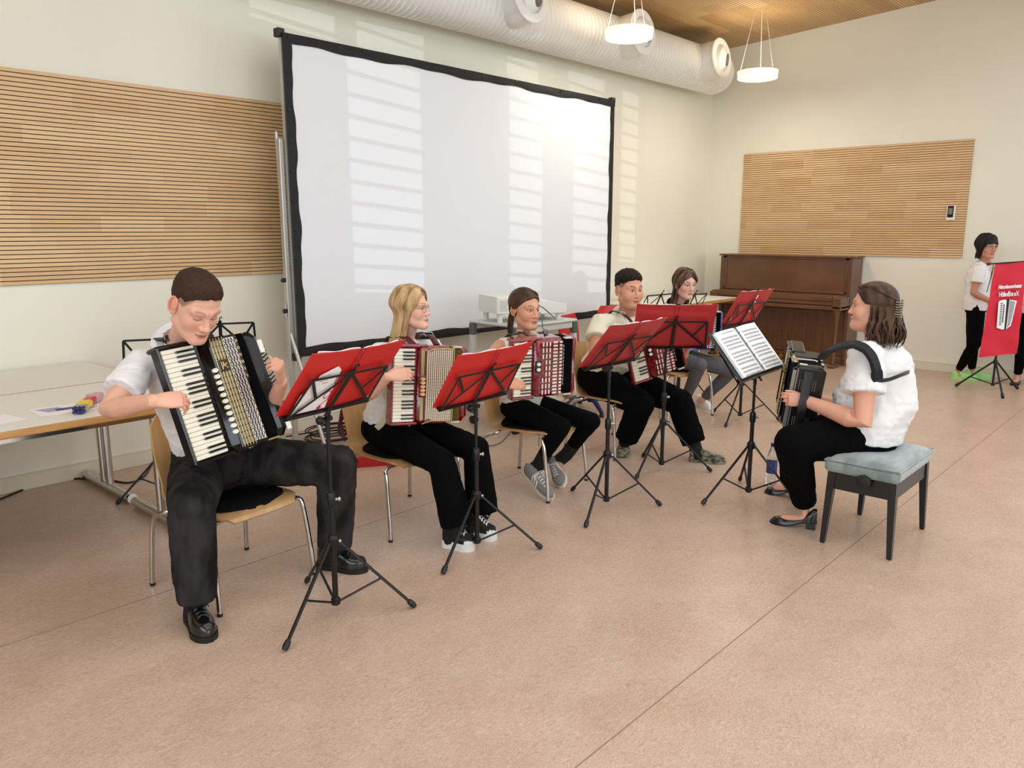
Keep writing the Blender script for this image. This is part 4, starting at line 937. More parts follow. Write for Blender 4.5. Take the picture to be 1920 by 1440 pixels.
def strap(acc, name, pts, nrm, w_, m_=None, th=.006, n=8):
    mb = MB(); P_ = curve(pts, n); N_ = nrm if np.ndim(nrm) == 1 else np.array([nrm[min(len(nrm) - 1, int(i / len(P_) * len(nrm)))] for i in range(len(P_))])
    ribbon(mb, P_, N_, w_, th); return obj(name, mb, m_ or M_lea, acc, 50, space='world')
def basis(u, v):
    u = unit(A(*u)); v = A(*v); v = unit(v - u * (u @ v)); return np.stack([u, v, np.cross(u, v)], 1)
R1 = basis((.986, .155, .061), (-.107, .31, .945)); O1 = A(1.556, 3.098, .965) - R1[:, 0] * .1825
ac1 = accordion(M4(R1, O1), 'large black piano accordion with gold lattice grille played by the boy with cropped hair', .195, .17, .50, .19, 24, M_lac, 'wire', bell=.055, bass=.095, first=3, klen=.150, switches=(11, .105, -.165, .029, .020, M_key, False), rad=.03, buttons=True, fan=.10)
R2 = basis((.962, -.256, -.09), (.104, .026, .994)); O2 = A(2.68, 3.07, .852) - R2[:, 0] * .18 
ac2 = accordion(M4(R2, O2), 'pearly red piano accordion with a cream and gold grille played by the blonde girl', .155, .205, .415, .17, 21, M_pr, 'strips', bell=.045, bass=.06, first=3, klen=.118, switches=(5, .035, -.045, .028, .0185, mat('switch_cream', (226, 190, 140), .35), True), belm=mat('bellows_gold', (150, 134, 76), .45, .4))
R3 = basis((.93, -.36, .0), (-.06, -.03, .99)); O3 = A(3.47, 2.96, .849) - R3[:, 0] * .165
ac3 = accordion(M4(R3, O3), 'pearly red accordion with white grille blocks played by the girl in the sleeveless blouse', .15, .20, .355, .165, 17, M_pr, 'blocks', bell=.05, bass=.035, first=0, klen=.115, switches=(2, .03, -.002, .026, .022, M_bw, True))
c4 = PX(1216, 664, 5.45); x4 = unit(A(.80, -.60, .0)); R4 = basis(x4 * math.cos(.29) + A(0, 0, math.sin(.29)), A(-.8, .6, 0) * math.sin(.29) + A(-.1, -.1, math.cos(.29)))
ac4 = accordion(M4(R4, c4 - R4[:, 0] * .145), 'pearly red accordion held on the lap of the boy in the cream shirt', .142, .20, .39, .165, 15, M_pr, 'blocks', bell=.045, bass=.03, first=0, klen=.105, switches=(2, .03, -.002, .026, .022, M_bw, True))
c5 = PX(1312, 622, 6.9); R5 = basis(A(.85, -.52, 0.02), A(0, -.05, 1))
ac5 = accordion(M4(R5, c5 - R5[:, 0] * .13), 'blue piano accordion half hidden behind the dark red folder, played by the girl in black', .13, .17, .34, .16, 15, M_pb, 'blocks', bell=.035, bass=.03, klen=.10)
R6 = basis((-.872, -.463, -.157), (-.092, -.16, .983)); c6 = A(4.245, 1.692, .722)
# bass end plate centre at c6; x axis runs keyboard -> bass end, towards the camera
TW = .155 + .16 + .075 + .09
O6 = c6 - R6[:, 0] * TW + R6[:, 2] * .085
ac6 = accordion(M4(R6, O6), 'black piano accordion on the conductor\'s lap, its strapped bass end towards the camera', .155, .16, .39, .18, 19, M_lac, 'wire', bell=.075, bass=.085, klen=.12, rad=.022)
# details of the conductor's bass end (local x = TW is the end face)
mb = MB(); mb.box((TW - .006, 0, -.095), (.010, .37, .15), bev=.004); ep = obj('end_plate', mb, mat('end_plate_black', (20, 19, 18), .35), ac6)
mb = MB(); mb.box((TW + .0, 0, -.032), (.006, .36, .006)); mb.box((TW - .002, -.0, -.015), (.004, .34, .02), bev=.001); obj('silver_trim', mb, mat('trim_grey', (150, 152, 150), .35, .5), ep)
mb = MB()
for (yy) in (.09, -.13):
    for z in (-.052, -.064, -.122, -.135): mb.box((TW + .0005, yy, z), (.003, .062, .0042), bev=.001)
k = obj('vent_slots', mb, mat('slot_beige', (120, 112, 96), .5), ep)
mb = MB(); ribbon(mb, curve([(TW + .0, .17, -.088), (TW + .022, .12, -.088), (TW + .070, .03, -.080), (TW + .080, -.04, -.080), (TW + .055, -.12, -.090), (TW + .0, -.175, -.098)], 6), A(1, 0, 0), .046, .005); obj('hand_strap', mb, M_lea, ac6, 50)
mb = MB(); mb.box((TW - .045, .1945, -.06), (.022, .003, .04)); obj('sticker', mb, mat('sticker_cream', (226, 214, 170), .5), ac6)
for (x, z) in ((TW - .09, -.02), (TW - .09, -.165), (TW - .17, -.02), (TW - .17, -.165)): mb = MB(); mb.box((x, .193, z), (.035, .008, .016), bev=.003); obj('metal_corner', mb, M_sil, ac6)
mb = MB()
mb.tube([(TW - .10, .203, -.03), (TW - .10, .206, -.12), (TW - .10, .200, -.135)], [.005, .005, .008], 8); obj('bellows_clasp', mb, M_sil, ac6)

# ------------------------------------------------------------------ people
M_skin = mat('skin', (255, 255, 255), .48, vcol=True, sub=.12, spec=.35)
def remesh(mb, voxel, smooth=4, fac=.5):
    me = mesh_data('tmp', np.concatenate(mb.v), mb.f, [], None, 0); o = bpy.data.objects.new('tmp', me); COL.objects.link(o)
    r = o.modifiers.new('r', 'REMESH'); r.mode = 'VOXEL'; r.voxel_size = voxel; r.adaptivity = 0
    if smooth: s = o.modifiers.new('s', 'SMOOTH'); s.iterations = smooth; s.factor = fac
    dg = bpy.context.evaluated_depsgraph_get(); ev = o.evaluated_get(dg); m2 = bpy.data.meshes.new_from_object(ev)
    V = np.zeros(len(m2.vertices) * 3, np.float32); m2.vertices.foreach_get('co', V); V = V.reshape(-1, 3).astype(float)
    F = np.zeros(len(m2.polygons) * 4, np.int32); m2.loops.foreach_get('vertex_index', F); F = F.reshape(-1, 4)
    N = np.zeros(len(m2.vertices) * 3, np.float32); m2.vertices.foreach_get('normal', N); N = N.reshape(-1, 3).astype(float)
    bpy.data.objects.remove(o); bpy.data.meshes.remove(me); bpy.data.meshes.remove(m2); return V, F, N
def snoise(P, scale, seed, octv=3):
    "cheap smooth pseudo noise, about -1..1"
    r = np.random.default_rng(seed); out = np.zeros(len(P)); amp = 1.
    for o in range(octv):
        s = scale * 1.9 ** o; q = np.zeros(len(P))
        for k in range(4):
            d = r.normal(0, 1, 3); d /= np.linalg.norm(d); w_ = r.normal(0, 1, 3); w_ /= np.linalg.norm(w_)
            q += np.sin(P @ d * s + 1.7 * np.sin(P @ w_ * s * .7 + r.uniform(0, 6)) + r.uniform(0, 6))
        out += amp * q / 3; amp *= .5
    return out / 1.8
def folds(V, N, amp, scale, seed, axis=None, stretch=.4):
    P = V.copy()
    if axis is not None: a = unit(A(*axis)); P = P + np.outer(P @ a, a) * (stretch - 1)
    f = snoise(P, scale, seed); return V + N * ((1 - np.abs(f)) ** 2 * amp - amp * .4)[:, None]
def ell(p, c, r):
    q = (p - c) / r; k0 = np.linalg.norm(q, axis=1); k1 = np.linalg.norm(q / r, axis=1); return k0 * (k0 - 1) / (k1 + 1e-9)
def caps(p, a, b, r0, r1=None):
    a, b = A(*a), A(*b); r1 = r0 if r1 is None else r1; ab = b - a; h = np.clip(((p - a) @ ab) / (ab @ ab), 0, 1)
    return np.linalg.norm(p - a - np.outer(h, ab), axis=1) - (r0 + (r1 - r0) * h)
def smin(a, b, k): h = np.clip(.5 + .5 * (b - a) / k, 0, 1); return b + (a - b) * h - k * h * (1 - h)
def smax(a, b, k): return -smin(-a, -b, k)
def head_sdf(p, o):
    fw, jw, ck, ns = o.get('face', 1), o.get('jaw', 1), o.get('cheek', 0), o.get('nose', 1)
    X = p.copy(); X[:, 0] = np.abs(X[:, 0])
    d = ell(p, A(0, -.012, .040), A(.076, .096, .082))
    d = smin(d, ell(p, A(0, .022, -.010), A(.066 * fw, .066, .085)), .02)
    d = smin(d, ell(p, A(0, .030, -.066), A(.050 * jw, .056, .046)), .025)
    d = smin(d, caps(X, (.050 * jw, -.005, -.060), (.018, .070, -.098), .017, .014), .03)
    d = smin(d, ell(p, A(0, .078, -.096), A(.021, .017, .017)), .02)
    d = smin(d, ell(X, A(.038 * fw, .054, -.028), A(.023 + ck * .007, .024 + ck * .007, .026 + ck * .012)), .02)
    if ck > .5: d = smin(d, ell(p, A(0, .035, -.095), A(.045, .045, .028)), .03)
    d = smin(d, caps(X, (.008, .084, .027), (.046, .066, .026), .011), .014)
    d = smax(d, -ell(X, A(.031, .104, .003), A(.019, .024, .013)), .012)
    d = smin(d, ell(X, A(.0305, .0695, .004), A(.0135, .0135, .0115)), .004)
    d = smin(d, caps(p, (0, .084, .016), (0, .098 + .003 * ns, -.026), .0065, .009 * ns), .012)
    d = smin(d, ell(p, A(0, .1010 + .003 * ns, -.031), A(.0105, .0100, .009) * ns), .006)
    d = smin(d, ell(X, A(.0115 * ns, .093, -.034), A(.0075, .009, .007) * ns), .005)
    d = smin(d, caps(p, (-.014, .089, -.0575), (.014, .089, -.0575), .0058), .006)
    d = smin(d, ell(p, A(0, .0925, -.0585), A(.011, .006, .005)), .005)
    d = smin(d, caps(p, (-.011, .0885, -.0690), (.011, .0885, -.0690), .0068), .006)
    d = smax(d, -caps(p, (-.022, .0985, -.0635), (.022, .0985, -.0635), .0022), .003)
    return d
def head_grid(o, nu=230, nv=170):
    u = np.linspace(0, 2 * math.pi, nu, endpoint=False); u = u - .42 * np.sin(u)        # u = 0 is the face: denser there
    v = np.linspace(.004, math.pi - .004, nv); c0 = A(0, .012, .01)
    U, Vv = np.meshgrid(u, v, indexing='ij'); D = np.stack([np.sin(Vv) * np.sin(U), np.sin(Vv) * np.cos(U), np.cos(Vv)], -1).reshape(-1, 3)
    t = np.full(len(D), .20)
    for _ in range(34): t = t - head_sdf(c0 + D * t[:, None], o) * .75
    return (c0 + D * t[:, None]).reshape(nu, nv, 3), c0
def grid_faces(nu, nv, mask=None):
    i = np.arange(nu)[:, None]; j = np.arange(nv - 1)[None]; a = (i * nv + j); b = (((i + 1) % nu) * nv + j)
    F = np.stack([a, a + 1, b + 1, b], -1).reshape(-1, 4)
    if mask is not None: F = F[(mask.reshape(-1)[F]).min(1) > 0]
    return F
def hairline(P, front=.072, temple=.055, side=-.005, back=-.062, ear=.022):
    ph = np.degrees(np.arctan2(P[:, 1] - .0, np.abs(P[:, 0]) + 1e-6)); return np.interp(ph, [-90, -35, -12, 8, 24, 50, 90], [back, back + .006, ear - .03, ear, side, temple, front])
def skin_colour(P, o):
    base = A(*lin(o['skin'])); n = len(P); C = np.tile(base, (n, 1)); x, y, z = P.T; ax = np.abs(x)
    def mixc(m_, c, k=1.): nonlocal C; m_ = np.clip(m_ * k, 0, 1)[:, None]; C = C * (1 - m_) + A(*lin(c)) * m_
    C *= (1 + .05 * snoise(P, 60, 3))[:, None]
    g = lambda cx, cz, sx, sz: np.exp(-((ax - cx) / sx) ** 2 - ((z - cz) / sz) ** 2) * (y > .03)
    bl = o.get('blush', .5); mixc(g(.043, -.028, .019, .017), (206, 116, 102), bl * .5); mixc(g(0, -.030, .010, .012) * (y > .09), (208, 124, 108), .3 * bl)
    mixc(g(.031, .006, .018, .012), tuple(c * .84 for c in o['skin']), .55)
    lip = np.clip(1.25 - (ax / .0235) ** 2 - ((z + .0632 + .0012 * np.cos(ax * 230)) / np.where(z > -.0632, .0078, .0098)) ** 2, 0, 1) * (y > .07); mixc(lip, o.get('lip', (186, 98, 90)), 1.0)
    mixc(np.exp(-((z + .0635) / .0016) ** 2) * (ax < .023) * (y > .07), (98, 40, 38), .85)
    mixc(np.exp(-(((ax - .0075) / .0042) ** 2 + ((z + .0405) / .0030) ** 2)) * (y > .09), (90, 38, 32), .9)
    bz = .0285 + .005 * np.clip(1 - ((ax - .036) / .02) ** 2, -.6, 1); bw_ = np.clip((.052 - ax) / .006, 0, 1) * np.clip((ax - .012) / .005, 0, 1)
    mixc(np.exp(-((z - bz) / .0040) ** 2) * bw_ * (y > .03), o.get('brow', (90, 66, 48)), o.get('browk', .8))
    ez = .0035
    if o.get('eyes', 'open') == 'open':
        gx = o.get('gaze', 0.); h = np.where(z > ez, .0054, .0038); al = ((ax - .031) / .0150) ** 2 + ((z - ez) / h) ** 2
        fr = (y > .05); mixc(np.clip((1.1 - al) * 5, 0, 1) * fr, (196, 184, 176)); ix = np.where(x > 0, .0305 + gx, -.0305 + gx)
        ir = np.sqrt((x - ix) ** 2 + (z - ez - .0006) ** 2); ins = (al < 1.05) * fr
        mixc(np.clip((.0074 - ir) / .0010, 0, 1) * ins, o.get('iris', (84, 96, 104))); mixc(np.clip((.0038 - ir) / .0010, 0, 1) * ins, (14, 12, 12))
        ld = np.exp(-((al - 1.15) / .34) ** 2) * (z > ez - .0008) * fr; mixc(ld, (40, 26, 22), 1.0); ld = np.exp(-((al - 1.12) / .2) ** 2) * (z <= ez - .0008) * fr; mixc(ld, (110, 70, 60), .6)
    else:
        lz = ez - .0036 - .002 * np.clip(1 - ((ax - .031) / .016) ** 2, 0, 1) + .0015; mixc(np.exp(-((z - lz) / .0016) ** 2) * np.clip(1.2 - ((ax - .031) / .0165) ** 4, 0, 1) * (y > .04), (44, 28, 24), 1.0)
        mixc(np.exp(-((z - ez - .007) / .0014) ** 2) * np.clip(1.2 - ((ax - .031) / .0165) ** 4, 0, 1) * (y > .04), (150, 96, 82), .6)
    if 'fade' in o:
        zh = hairline(P, **o.get('hl', {})); mixc(np.clip((z - zh + .004) / .014, 0, 1) * ((y < .085) | (z > .05)), o['fade'], o.get('fadek', .8))
    return C
def ear_mesh(mb, s, sc=1.0):
    c = A(s * .0695, -.006, -.006); n_ = 14; tilt = -.20
    out = []; inn = []; mid = []
    for k in range(n_ + 1):
        a = math.radians(-100 + 300 * k / n_); r = (.0165 + .004 * max(0, math.sin(a))) * sc; y = -math.cos(a) * r * .95; z = math.sin(a) * .030 * sc + .004
        out.append(c + A(s * (.006 + .006 * max(0, math.cos(a) * 1)), y - .010 + tilt * -z * .5, z))
    mb.tube(out, [.0042] * (n_ - 1) + [.0055, .006], 8, round_ends=True)
    mb.ball(c + A(s * .005, -.010, .004), A(.0055, .0165, .029) * sc, 14, 8); mb.ball(c + A(s * .007, -.004, -.024), A(.005, .007, .009) * sc, 10, 6)
    mb.ball(c + A(s * .009, .002, .0), A(.004, .005, .007) * sc, 8, 5)
def hand(mb, w_, xd, zd, side, s=1.0, curl=(35, 45, 30), spread=.0, thumb=(.75, .62, -.3), tcurl=.25, each=None):
    "right hand side = 1, left hand side = -1; x along the palm, z out of its back"
    x = unit(A(*xd)); z = A(*zd); z = unit(z - x * (z @ x)); y = np.cross(z, x) * side; R = np.stack([x, y, z], 1)
    L_ = lambda a, b, c: w_ + R @ (A(a, b, c) * s)
    rings = []
    for (px, hw, ht, dy, dz) in ((-.02, .024, .019, 0, 0), (.0, .0255, .019, 0, 0), (.025, .034, .019, .002, -.002), (.055, .040, .0165, .002, -.003), (.085, .0405, .014, 0, -.001), (.100, .036, .010, 0, -.001)):
        rings.append([L_(px, dy + hw * math.cos(a), dz + ht * math.sin(a)) for a in np.arange(16) * math.pi / 8])
    mb.loft(rings)
    for i, (by, ln) in enumerate(((.0305, .072), (.0105, .080), (-.010, .074), (-.029, .058))):
        cl = each[i] if each else curl; p = A(.091 - .004 * abs(i - 1), by, -.001); ang = 0; sp = spread * (1.3 - i); pts = [p - A(.018, 0, 0), p]; rr = [.0085, .0092]
        for k, (f_, c_) in enumerate(zip((.46, .30, .24), cl)):
            ang += math.radians(c_); d = A(math.cos(ang) * math.cos(sp), math.sin(sp), -math.sin(ang)); q = p + d * ln * f_
            pts += [(p + q) / 2, q]; rr += [(.0083, .0075, .0070)[k], (.0084, .0074, .0058)[k]]; p = q
        if i == 3: rr = [r * .88 for r in rr]
        mb.tube([w_ + R @ (q * s) for q in pts], [r * s for r in rr], 10, round_ends=True, hint=y)
    d = unit(A(*thumb)); p = A(.012, .020, -.010); pts = [p]; rr = [.014]; dd = d.copy()
    for k, ln in enumerate((.044, .032, .026)):
        q = p + dd * ln; pts += [(p + q) / 2, q]; rr += [(.0135, .0098, .0088)[k], (.0105, .0096, .0068)[k]]; p = q; dd = unit(dd + A(tcurl, -tcurl * .8, -tcurl * .4))
    mb.tube([w_ + R @ (q * s) for q in pts], [r * s for r in rr], 10, round_ends=True)
def rings_along(cs, rt, rx, ry, n=28, sup=2.3):
    cs = np.array(cs, float); T = np.gradient(cs, axis=0); out = []; a = np.arange(n) * 2 * math.pi / n
    cx = np.sign(np.cos(a)) * np.abs(np.cos(a)) ** (2 / sup); sy = np.sign(np.sin(a)) * np.abs(np.sin(a)) ** (2 / sup)
    for i, c in enumerate(cs):
        t = unit(T[i]); r = A(*(rt[i] if np.ndim(rt) == 2 else rt)); r = unit(r - t * (r @ t)); f = np.cross(t, r)
        out.append(c + np.outer(cx, r) * rx[i] + np.outer(sy, f) * ry[i])
    return out
def lerp(a, b, t): return A(*a) * (1 - t) + A(*b) * t
def shoe(parent, name, heel, toe, o):
    """heel and toe: world points of the sole's ends on its underside"""
    heel, toe = A(*heel), A(*toe); d = toe - heel; L_ = np.linalg.norm(d); y = d / L_; x = unit(np.cross(y, o.get('up', (0, 0, 1)))); z = np.cross(x, y); R = np.stack([x, y, z], 1)
    wd = o.get('w', .047); st = o.get('sole', .02); T = lambda p: heel + R @ p; kd = o['kind']
    ts = np.linspace(0, 1, 15); wf = lambda t: wd * np.interp(t, [0, .04, .12, .35, .55, .72, .88, .96, 1], [.30, .55, .72, .70, .86, 1, .80, .50, .15 if kd != 'pump' else .1])
    top = {'boot': [.4, .5, .55, .55, .50, .36, .27, .25, .10], 'sneaker': [.30, .36, .38, .38, .34, .26, .20, .16, .05], 'pump': [.30, .33, .24, .10, .08, .12, .15, .11, .03], 'high': [.48, .52, .55, .55, .46, .30, .19, .16, .06]}[kd]
    hf = lambda t: .20 * np.interp(t, [0, .05, .15, .3, .42, .6, .78, .93, 1], top) * o.get('h', 1)
    hl = o.get('heel', 0)
    lift = lambda t: hl * np.interp(t, [0, .3, .62, 1], [1, .85, 0, 0])
    rings = []
    for t in ts:
        r = []; w_ = wf(t); h_ = hf(t)
        for a in np.linspace(0, math.pi, 11): r.append(T(A(w_ * math.cos(a) * (1 if a < 5 else 1), t * L_, st + lift(t) + h_ * max(0, math.sin(a)) ** .62)))
        r.append(T(A(-w_, t * L_, st * .4 + lift(t)))); r.append(T(A(w_, t * L_, st * .4 + lift(t)))); rings.append(r)
    mb = MB(); mb.loft(rings); s = obj(name, mb, o['upper'], parent, 60, space='world')
    if 'label' in o: s['label'] = o['label']
    mb = MB(); rings = []
    for t in ts:
        w_ = wf(t) + .004; rings.append([T(A(-w_, t * L_ + (t - .5) * .008, lift(t) + 0)), T(A(w_, t * L_ + (t - .5) * .008, lift(t))), T(A(w_, t * L_ + (t - .5) * .008, lift(t) + st)), T(A(-w_, t * L_ + (t - .5) * .008, lift(t) + st))])
    mb.loft(rings)
    if hl: mb.add(*box_pts(T, A(0, L_ * .11, hl / 2), (wd * 1.25, L_ * .2, hl)))
    obj('sole', mb, o['solem'], s, 40, space='world')
    if o.get('laces'):
        mb = MB()
        for k in range(5):
            t = .40 + .075 * k; zz = st + hf(t) + .002; w_ = wf(t) * .5
            mb.tube([T(A(-w_, t * L_, zz - .012)), T(A(-w_ * .3, (t + .01) * L_, zz + .001)), T(A(w_ * .3, (t + .03) * L_, zz + .001)), T(A(w_, (t + .035) * L_, zz - .014))], .0024, 6)
            mb.tube([T(A(w_, t * L_, zz - .012)), T(A(w_ * .3, (t + .01) * L_, zz + .001)), T(A(-w_ * .3, (t + .03) * L_, zz + .001)), T(A(-w_, (t + .035) * L_, zz - .014))], .0024, 6)
        t = .38; zz = st + hf(t)
        for sx in (-1, 1): mb.tube(curve([T(A(0, t * L_, zz)), T(A(sx * .03, t * L_ + .01, zz + .012)), T(A(sx * .045, t * L_ + .03, zz - .01)), T(A(sx * .02, t * L_ + .01, zz + .004)), T(A(sx * .04, t * L_ + .05, zz - .03))], 4), .0022, 6)
        obj('laces', mb, o['laces'], s, 60, space='world')
    if o.get('cap'):
        mb = MB(); rings = []
        for t in np.linspace(.80, 1.005, 7):
            w_ = wf(min(t, 1)) + .0015; h_ = hf(min(1, t)) * 1.02 + .0015; rings.append([T(A(w_ * math.cos(a), t * L_, st * .9 + h_ * max(0, math.sin(a)) ** .62)) for a in np.linspace(0, math.pi, 11)])
        mb.loft(rings); obj('toe_cap', mb, o['cap'], s, 60, space='world')
    if o.get('stripes'):
        mb = MB()
        for sx in (-1, 1):
            for k in range(3):
                t = .36 + .085 * k; pts = [T(A(sx * (wf(t + .03 * q) * math.cos(a) + .002), (t + .03 * q) * L_, st + hf(t) * max(0, math.sin(a)) ** .62 + .001)) for q, a in ((1, .05), (.5, .35), (0, .8))]
                ribbon(mb, pts, R @ A(sx, 0, .3), .011, .003)
        obj('stripes', mb, o['stripes'], s, 40, space='world')
    return s
def box_pts(T, c, size):
    h = A(*size) / 2; v = [T(c + A(x, y, z) * h) for x in (-1, 1) for y in (-1, 1) for z in (-1, 1)]
    return v, [(0, 1, 3, 2), (4, 6, 7, 5), (0, 4, 5, 1), (2, 3, 7, 6), (0, 2, 6, 4), (1, 5, 7, 3)]
def cloth_obj(name, mb, m_, root, voxel=.008, smooth=5, fold=(.006, 22, 1, None), label=None, post=None):
    V, F, N = remesh(mb, voxel, smooth)
    if fold: V = folds(V, N, *fold[:3], axis=fold[3])
    if post: V = post(V, N)
    I = np.linalg.inv(world(root)); V = V @ I[:3, :3].T + I[:3, 3]
    o = link(name, mesh_data(name, V, F, m_, None, 180), root)
    if label: o['label'] = label
    return o
def person(label, s):
    hs = s.get('hs', 1.); f = unit(s['face']); upv = A(*s.get('headup', (0, 0, 1))); rt = unit(np.cross(f, upv)); up = np.cross(rt, f); HR = np.stack([rt, f, up], 1); hc = A(*s['head'])
    HT = lambda P: hc + (np.asarray(P) * hs) @ HR.T
    Nk, ShR, ShL = A(*s['neck']), A(*s['shr']), A(*s['shl']); right = unit(ShR - ShL); pel = A(*s['pelvis']); b = s.get('build', 1.); bl = s.get('belly', 1.)
    hw = s.get('hipw', .09); hr = s.get('hipright', right); HpR, HpL = pel + unit(hr) * hw, pel - unit(hr) * hw
    al = s.get('arm', 1.)
    ch = (ShR + ShL) / 2
    # --- body
    mb = MB(); mb.tube([HT([(0, -.012, -.03)])[0], HT([(0, -.004, -.085)])[0], lerp(HT([(0, -.01, -.1)])[0], Nk, .7), Nk - A(0, 0, .04)], A(.050, .048, .050, .06) * hs * s.get('neckr', 1), 20)
    sp = [pel - A(0, 0, .04), pel + A(0, 0, .05), lerp(pel, ch, .38), lerp(pel, ch, .70), lerp(pel, ch, .93), lerp(ch, Nk, .55), Nk]
    sw = np.linalg.norm(ShR - ShL) / 2
    mb.loft(rings_along(sp, right, A(.145, .155, .13, .145, .15, .095, .05) * b, A(.10, .11, .095 * bl, .105, .095, .06, .05) * b))
    limb = {}
    for k, sh, hp, sd in (('r', ShR, HpR, 1), ('l', ShL, HpL, -1)):
        el, wr = A(*s['el' + k]), A(*s['wr' + k]); kn, an = A(*s['kn' + k]), A(*s['an' + k])
        mb.tube([lerp(ch, sh, .5), sh, lerp(sh, el, .25), lerp(sh, el, .6), el, lerp(el, wr, .22), lerp(el, wr, .6), wr], A(.05, .052, .047, .043, .038, .041, .033, .026) * al, 16, round_ends=True)
        hd = s['hand' + k]; hand(mb, wr, hd[0], hd[1], sd, s.get('hsz', 1.), **(hd[2] if len(hd) > 2 else {}))
        mb.tube([hp, lerp(hp, kn, .5), kn, lerp(kn, an, .3), lerp(kn, an, .75), an], A(.085, .072, .054, .054, .040, .034) * b, 16, round_ends=True)
        ft = s['shoe' + k]; mb.tube([an, lerp(ft[0], ft[1], .25) + A(0, 0, .05), lerp(ft[0], ft[1], .7) + A(0, 0, .035)], A(.034, .036, .026) * s.get('footr', 1), 12, round_ends=True)
    V, F, N = remesh(mb, s.get('voxel', .0045), 3)
    sk = s['o']; base = A(*lin(sk['skin'])); C = np.tile(base, (len(V), 1)) * (1 + .04 * snoise(V, 40, 5))[:, None]
    for k in ('r', 'l'):
        wr = A(*s['wr' + k]); hx = unit(A(*s['hand' + k][0])); dd = np.linalg.norm(V - wr - hx * .12, axis=1); C = C * (1 - .16 * np.clip(1 - dd / .07, 0, 1)[:, None] * A(.3, 1, 1))
    G, c0 = head_grid(sk); nu, nv = G.shape[:2]; P = G.reshape(-1, 3); C2 = skin_colour(P, sk); F2 = grid_faces(nu, nv)
    me_ = MB(); ear_mesh(me_, 1, sk.get('ear', 1)); ear_mesh(me_, -1, sk.get('ear', 1)); E = np.concatenate(me_.v); Fe = me_.f
    allV = np.concatenate([V, HT(P), HT(E)]); Ce = np.tile(base * A(1.02, .84, .80), (len(E), 1)); allC = np.concatenate([C, C2, Ce]); allC = np.c_[np.clip(allC, 0, 1), np.ones(len(allC))]
    n1, n2 = len(V), len(V) + len(P); quads = np.concatenate([F, F2 + n1]).tolist() + [[i + n2 for i in q] for q in Fe]
    org = A(pel[0], pel[1], 0); root = link('person', mesh_data('person', allV - org, quads, M_skin, None, 180, allC), None, M4(None, org)); tag(root, label, 'person')
    s.update(root=root, HT=HT, HR=HR, grid=G, c0=c0, right=right, ch=ch)
    # --- shirt
    g = s['shirt']; mb = MB(); sl = g.get('sleeve', .55); hem = g.get('hem', .02); e = g.get('ease', .022)
    sp = [pel + A(0, 0, -.06 + hem), pel + A(0, 0, .04), lerp(pel, ch, .38), lerp(pel, ch, .70), lerp(pel, ch, .92), lerp(ch, Nk, .45), Nk + A(0, 0, -.012)]
    sp[1] = pel + A(0, 0, .04 + .8 * max(0, hem))
    if 'bow' in g: sp = [q + A(*g['bow']) * k for q, k in zip(sp, (0, .2, .5, 1, .9, .4, 0))]
    mb.loft(rings_along(sp, right, A(.150, .158, .138, .150, .158, .105, .058) * b + e * A(1, 1, 1, 1, .7, .6, .35) + g.get('hw', 0) * A(1, .8, .2, 0, 0, 0, 0), (A(.112, .118, .105 * bl, .11, .10, .066, .056) * b + e * A(1, 1, 1, 1, .7, .6, .35))))
    for k, sh, sd in (('r', ShR, 1), ('l', ShL, -1)):
        el = A(*s['el' + k])
        if sl > 0: mb.tube([lerp(ch, sh, .35), sh + A(0, 0, -.003), lerp(sh, el, sl * .5), lerp(sh, el, sl)], A(.060, .062 + e * .3, .058 + e * .5, .060 + e * .75 + g.get('cuff', 0)) * al, 20)
        else: mb.tube([lerp(ch, sh, .35), lerp(ch, sh, .93)], A(.058, .052), 20)
    sh_ = cloth_obj(g.get('name', 'shirt'), mb, g['m'], root, .007, 3, (g.get('amp', .006), g.get('fs', 48), s.get('seed', 1), right), g.get('label'))
    if g.get('collar'):
        mb = MB(); n_ = 26; cz = g['collar']; G2 = np.zeros((n_, 5, 3)); nax = unit(HT([(0, -.01, -.09)])[0] - Nk + A(0, 0, .02)); fr_ = unit(np.cross(A(0, 0, 1), right)); 
        fr_ = unit(fr_ - nax * (fr_ @ nax)); rr_ = np.cross(fr_, nax)
        for i in range(n_):
            a = math.radians(100 + 340 * i / (n_ - 1)) ; op = abs(2 * i / (n_ - 1) - 1) ** 3
            for j in range(5):
                q = j / 4; rad = (.066 + .003 * q) * s.get('neckr', 1); rad2 = rad + .022 * max(0, q - .0) * 0
                hgt = (-.012 + cz * math.sin(q * math.pi * .5)) if q < .6 else cz * .93 - cz * 1.05 * (q - .6) / .4 * (1 + .5 * op)
                ro = rad if q < .6 else rad + .012 + .02 * (q - .6) / .4 * (1 + op)
                G2[i, j] = Nk + rr_ * (ro * hs * math.cos(a) * 1.0) + fr_ * (ro * hs * math.sin(a)) * 1.02 + nax * (hgt - .012 * op * q)
        mb.grid(G2, thick=.0028); obj('collar', mb, g['m'], sh_, 60, space='world')
    # --- trousers
    t = s['legs']; mb = MB(); e = t.get('ease', .012)
    mb.loft(rings_along([pel + A(0, 0, -.085), pel + A(0, 0, -.03), pel + A(0, 0, .05 + t.get('rise', 0)), pel + A(0, 0, .075 + t.get('rise', 0))], hr, A(.12, .155, .150, .140) * b + e + t.get('top', 0), A(.09, .125, .115, .105) * b + e + t.get('top', 0)))
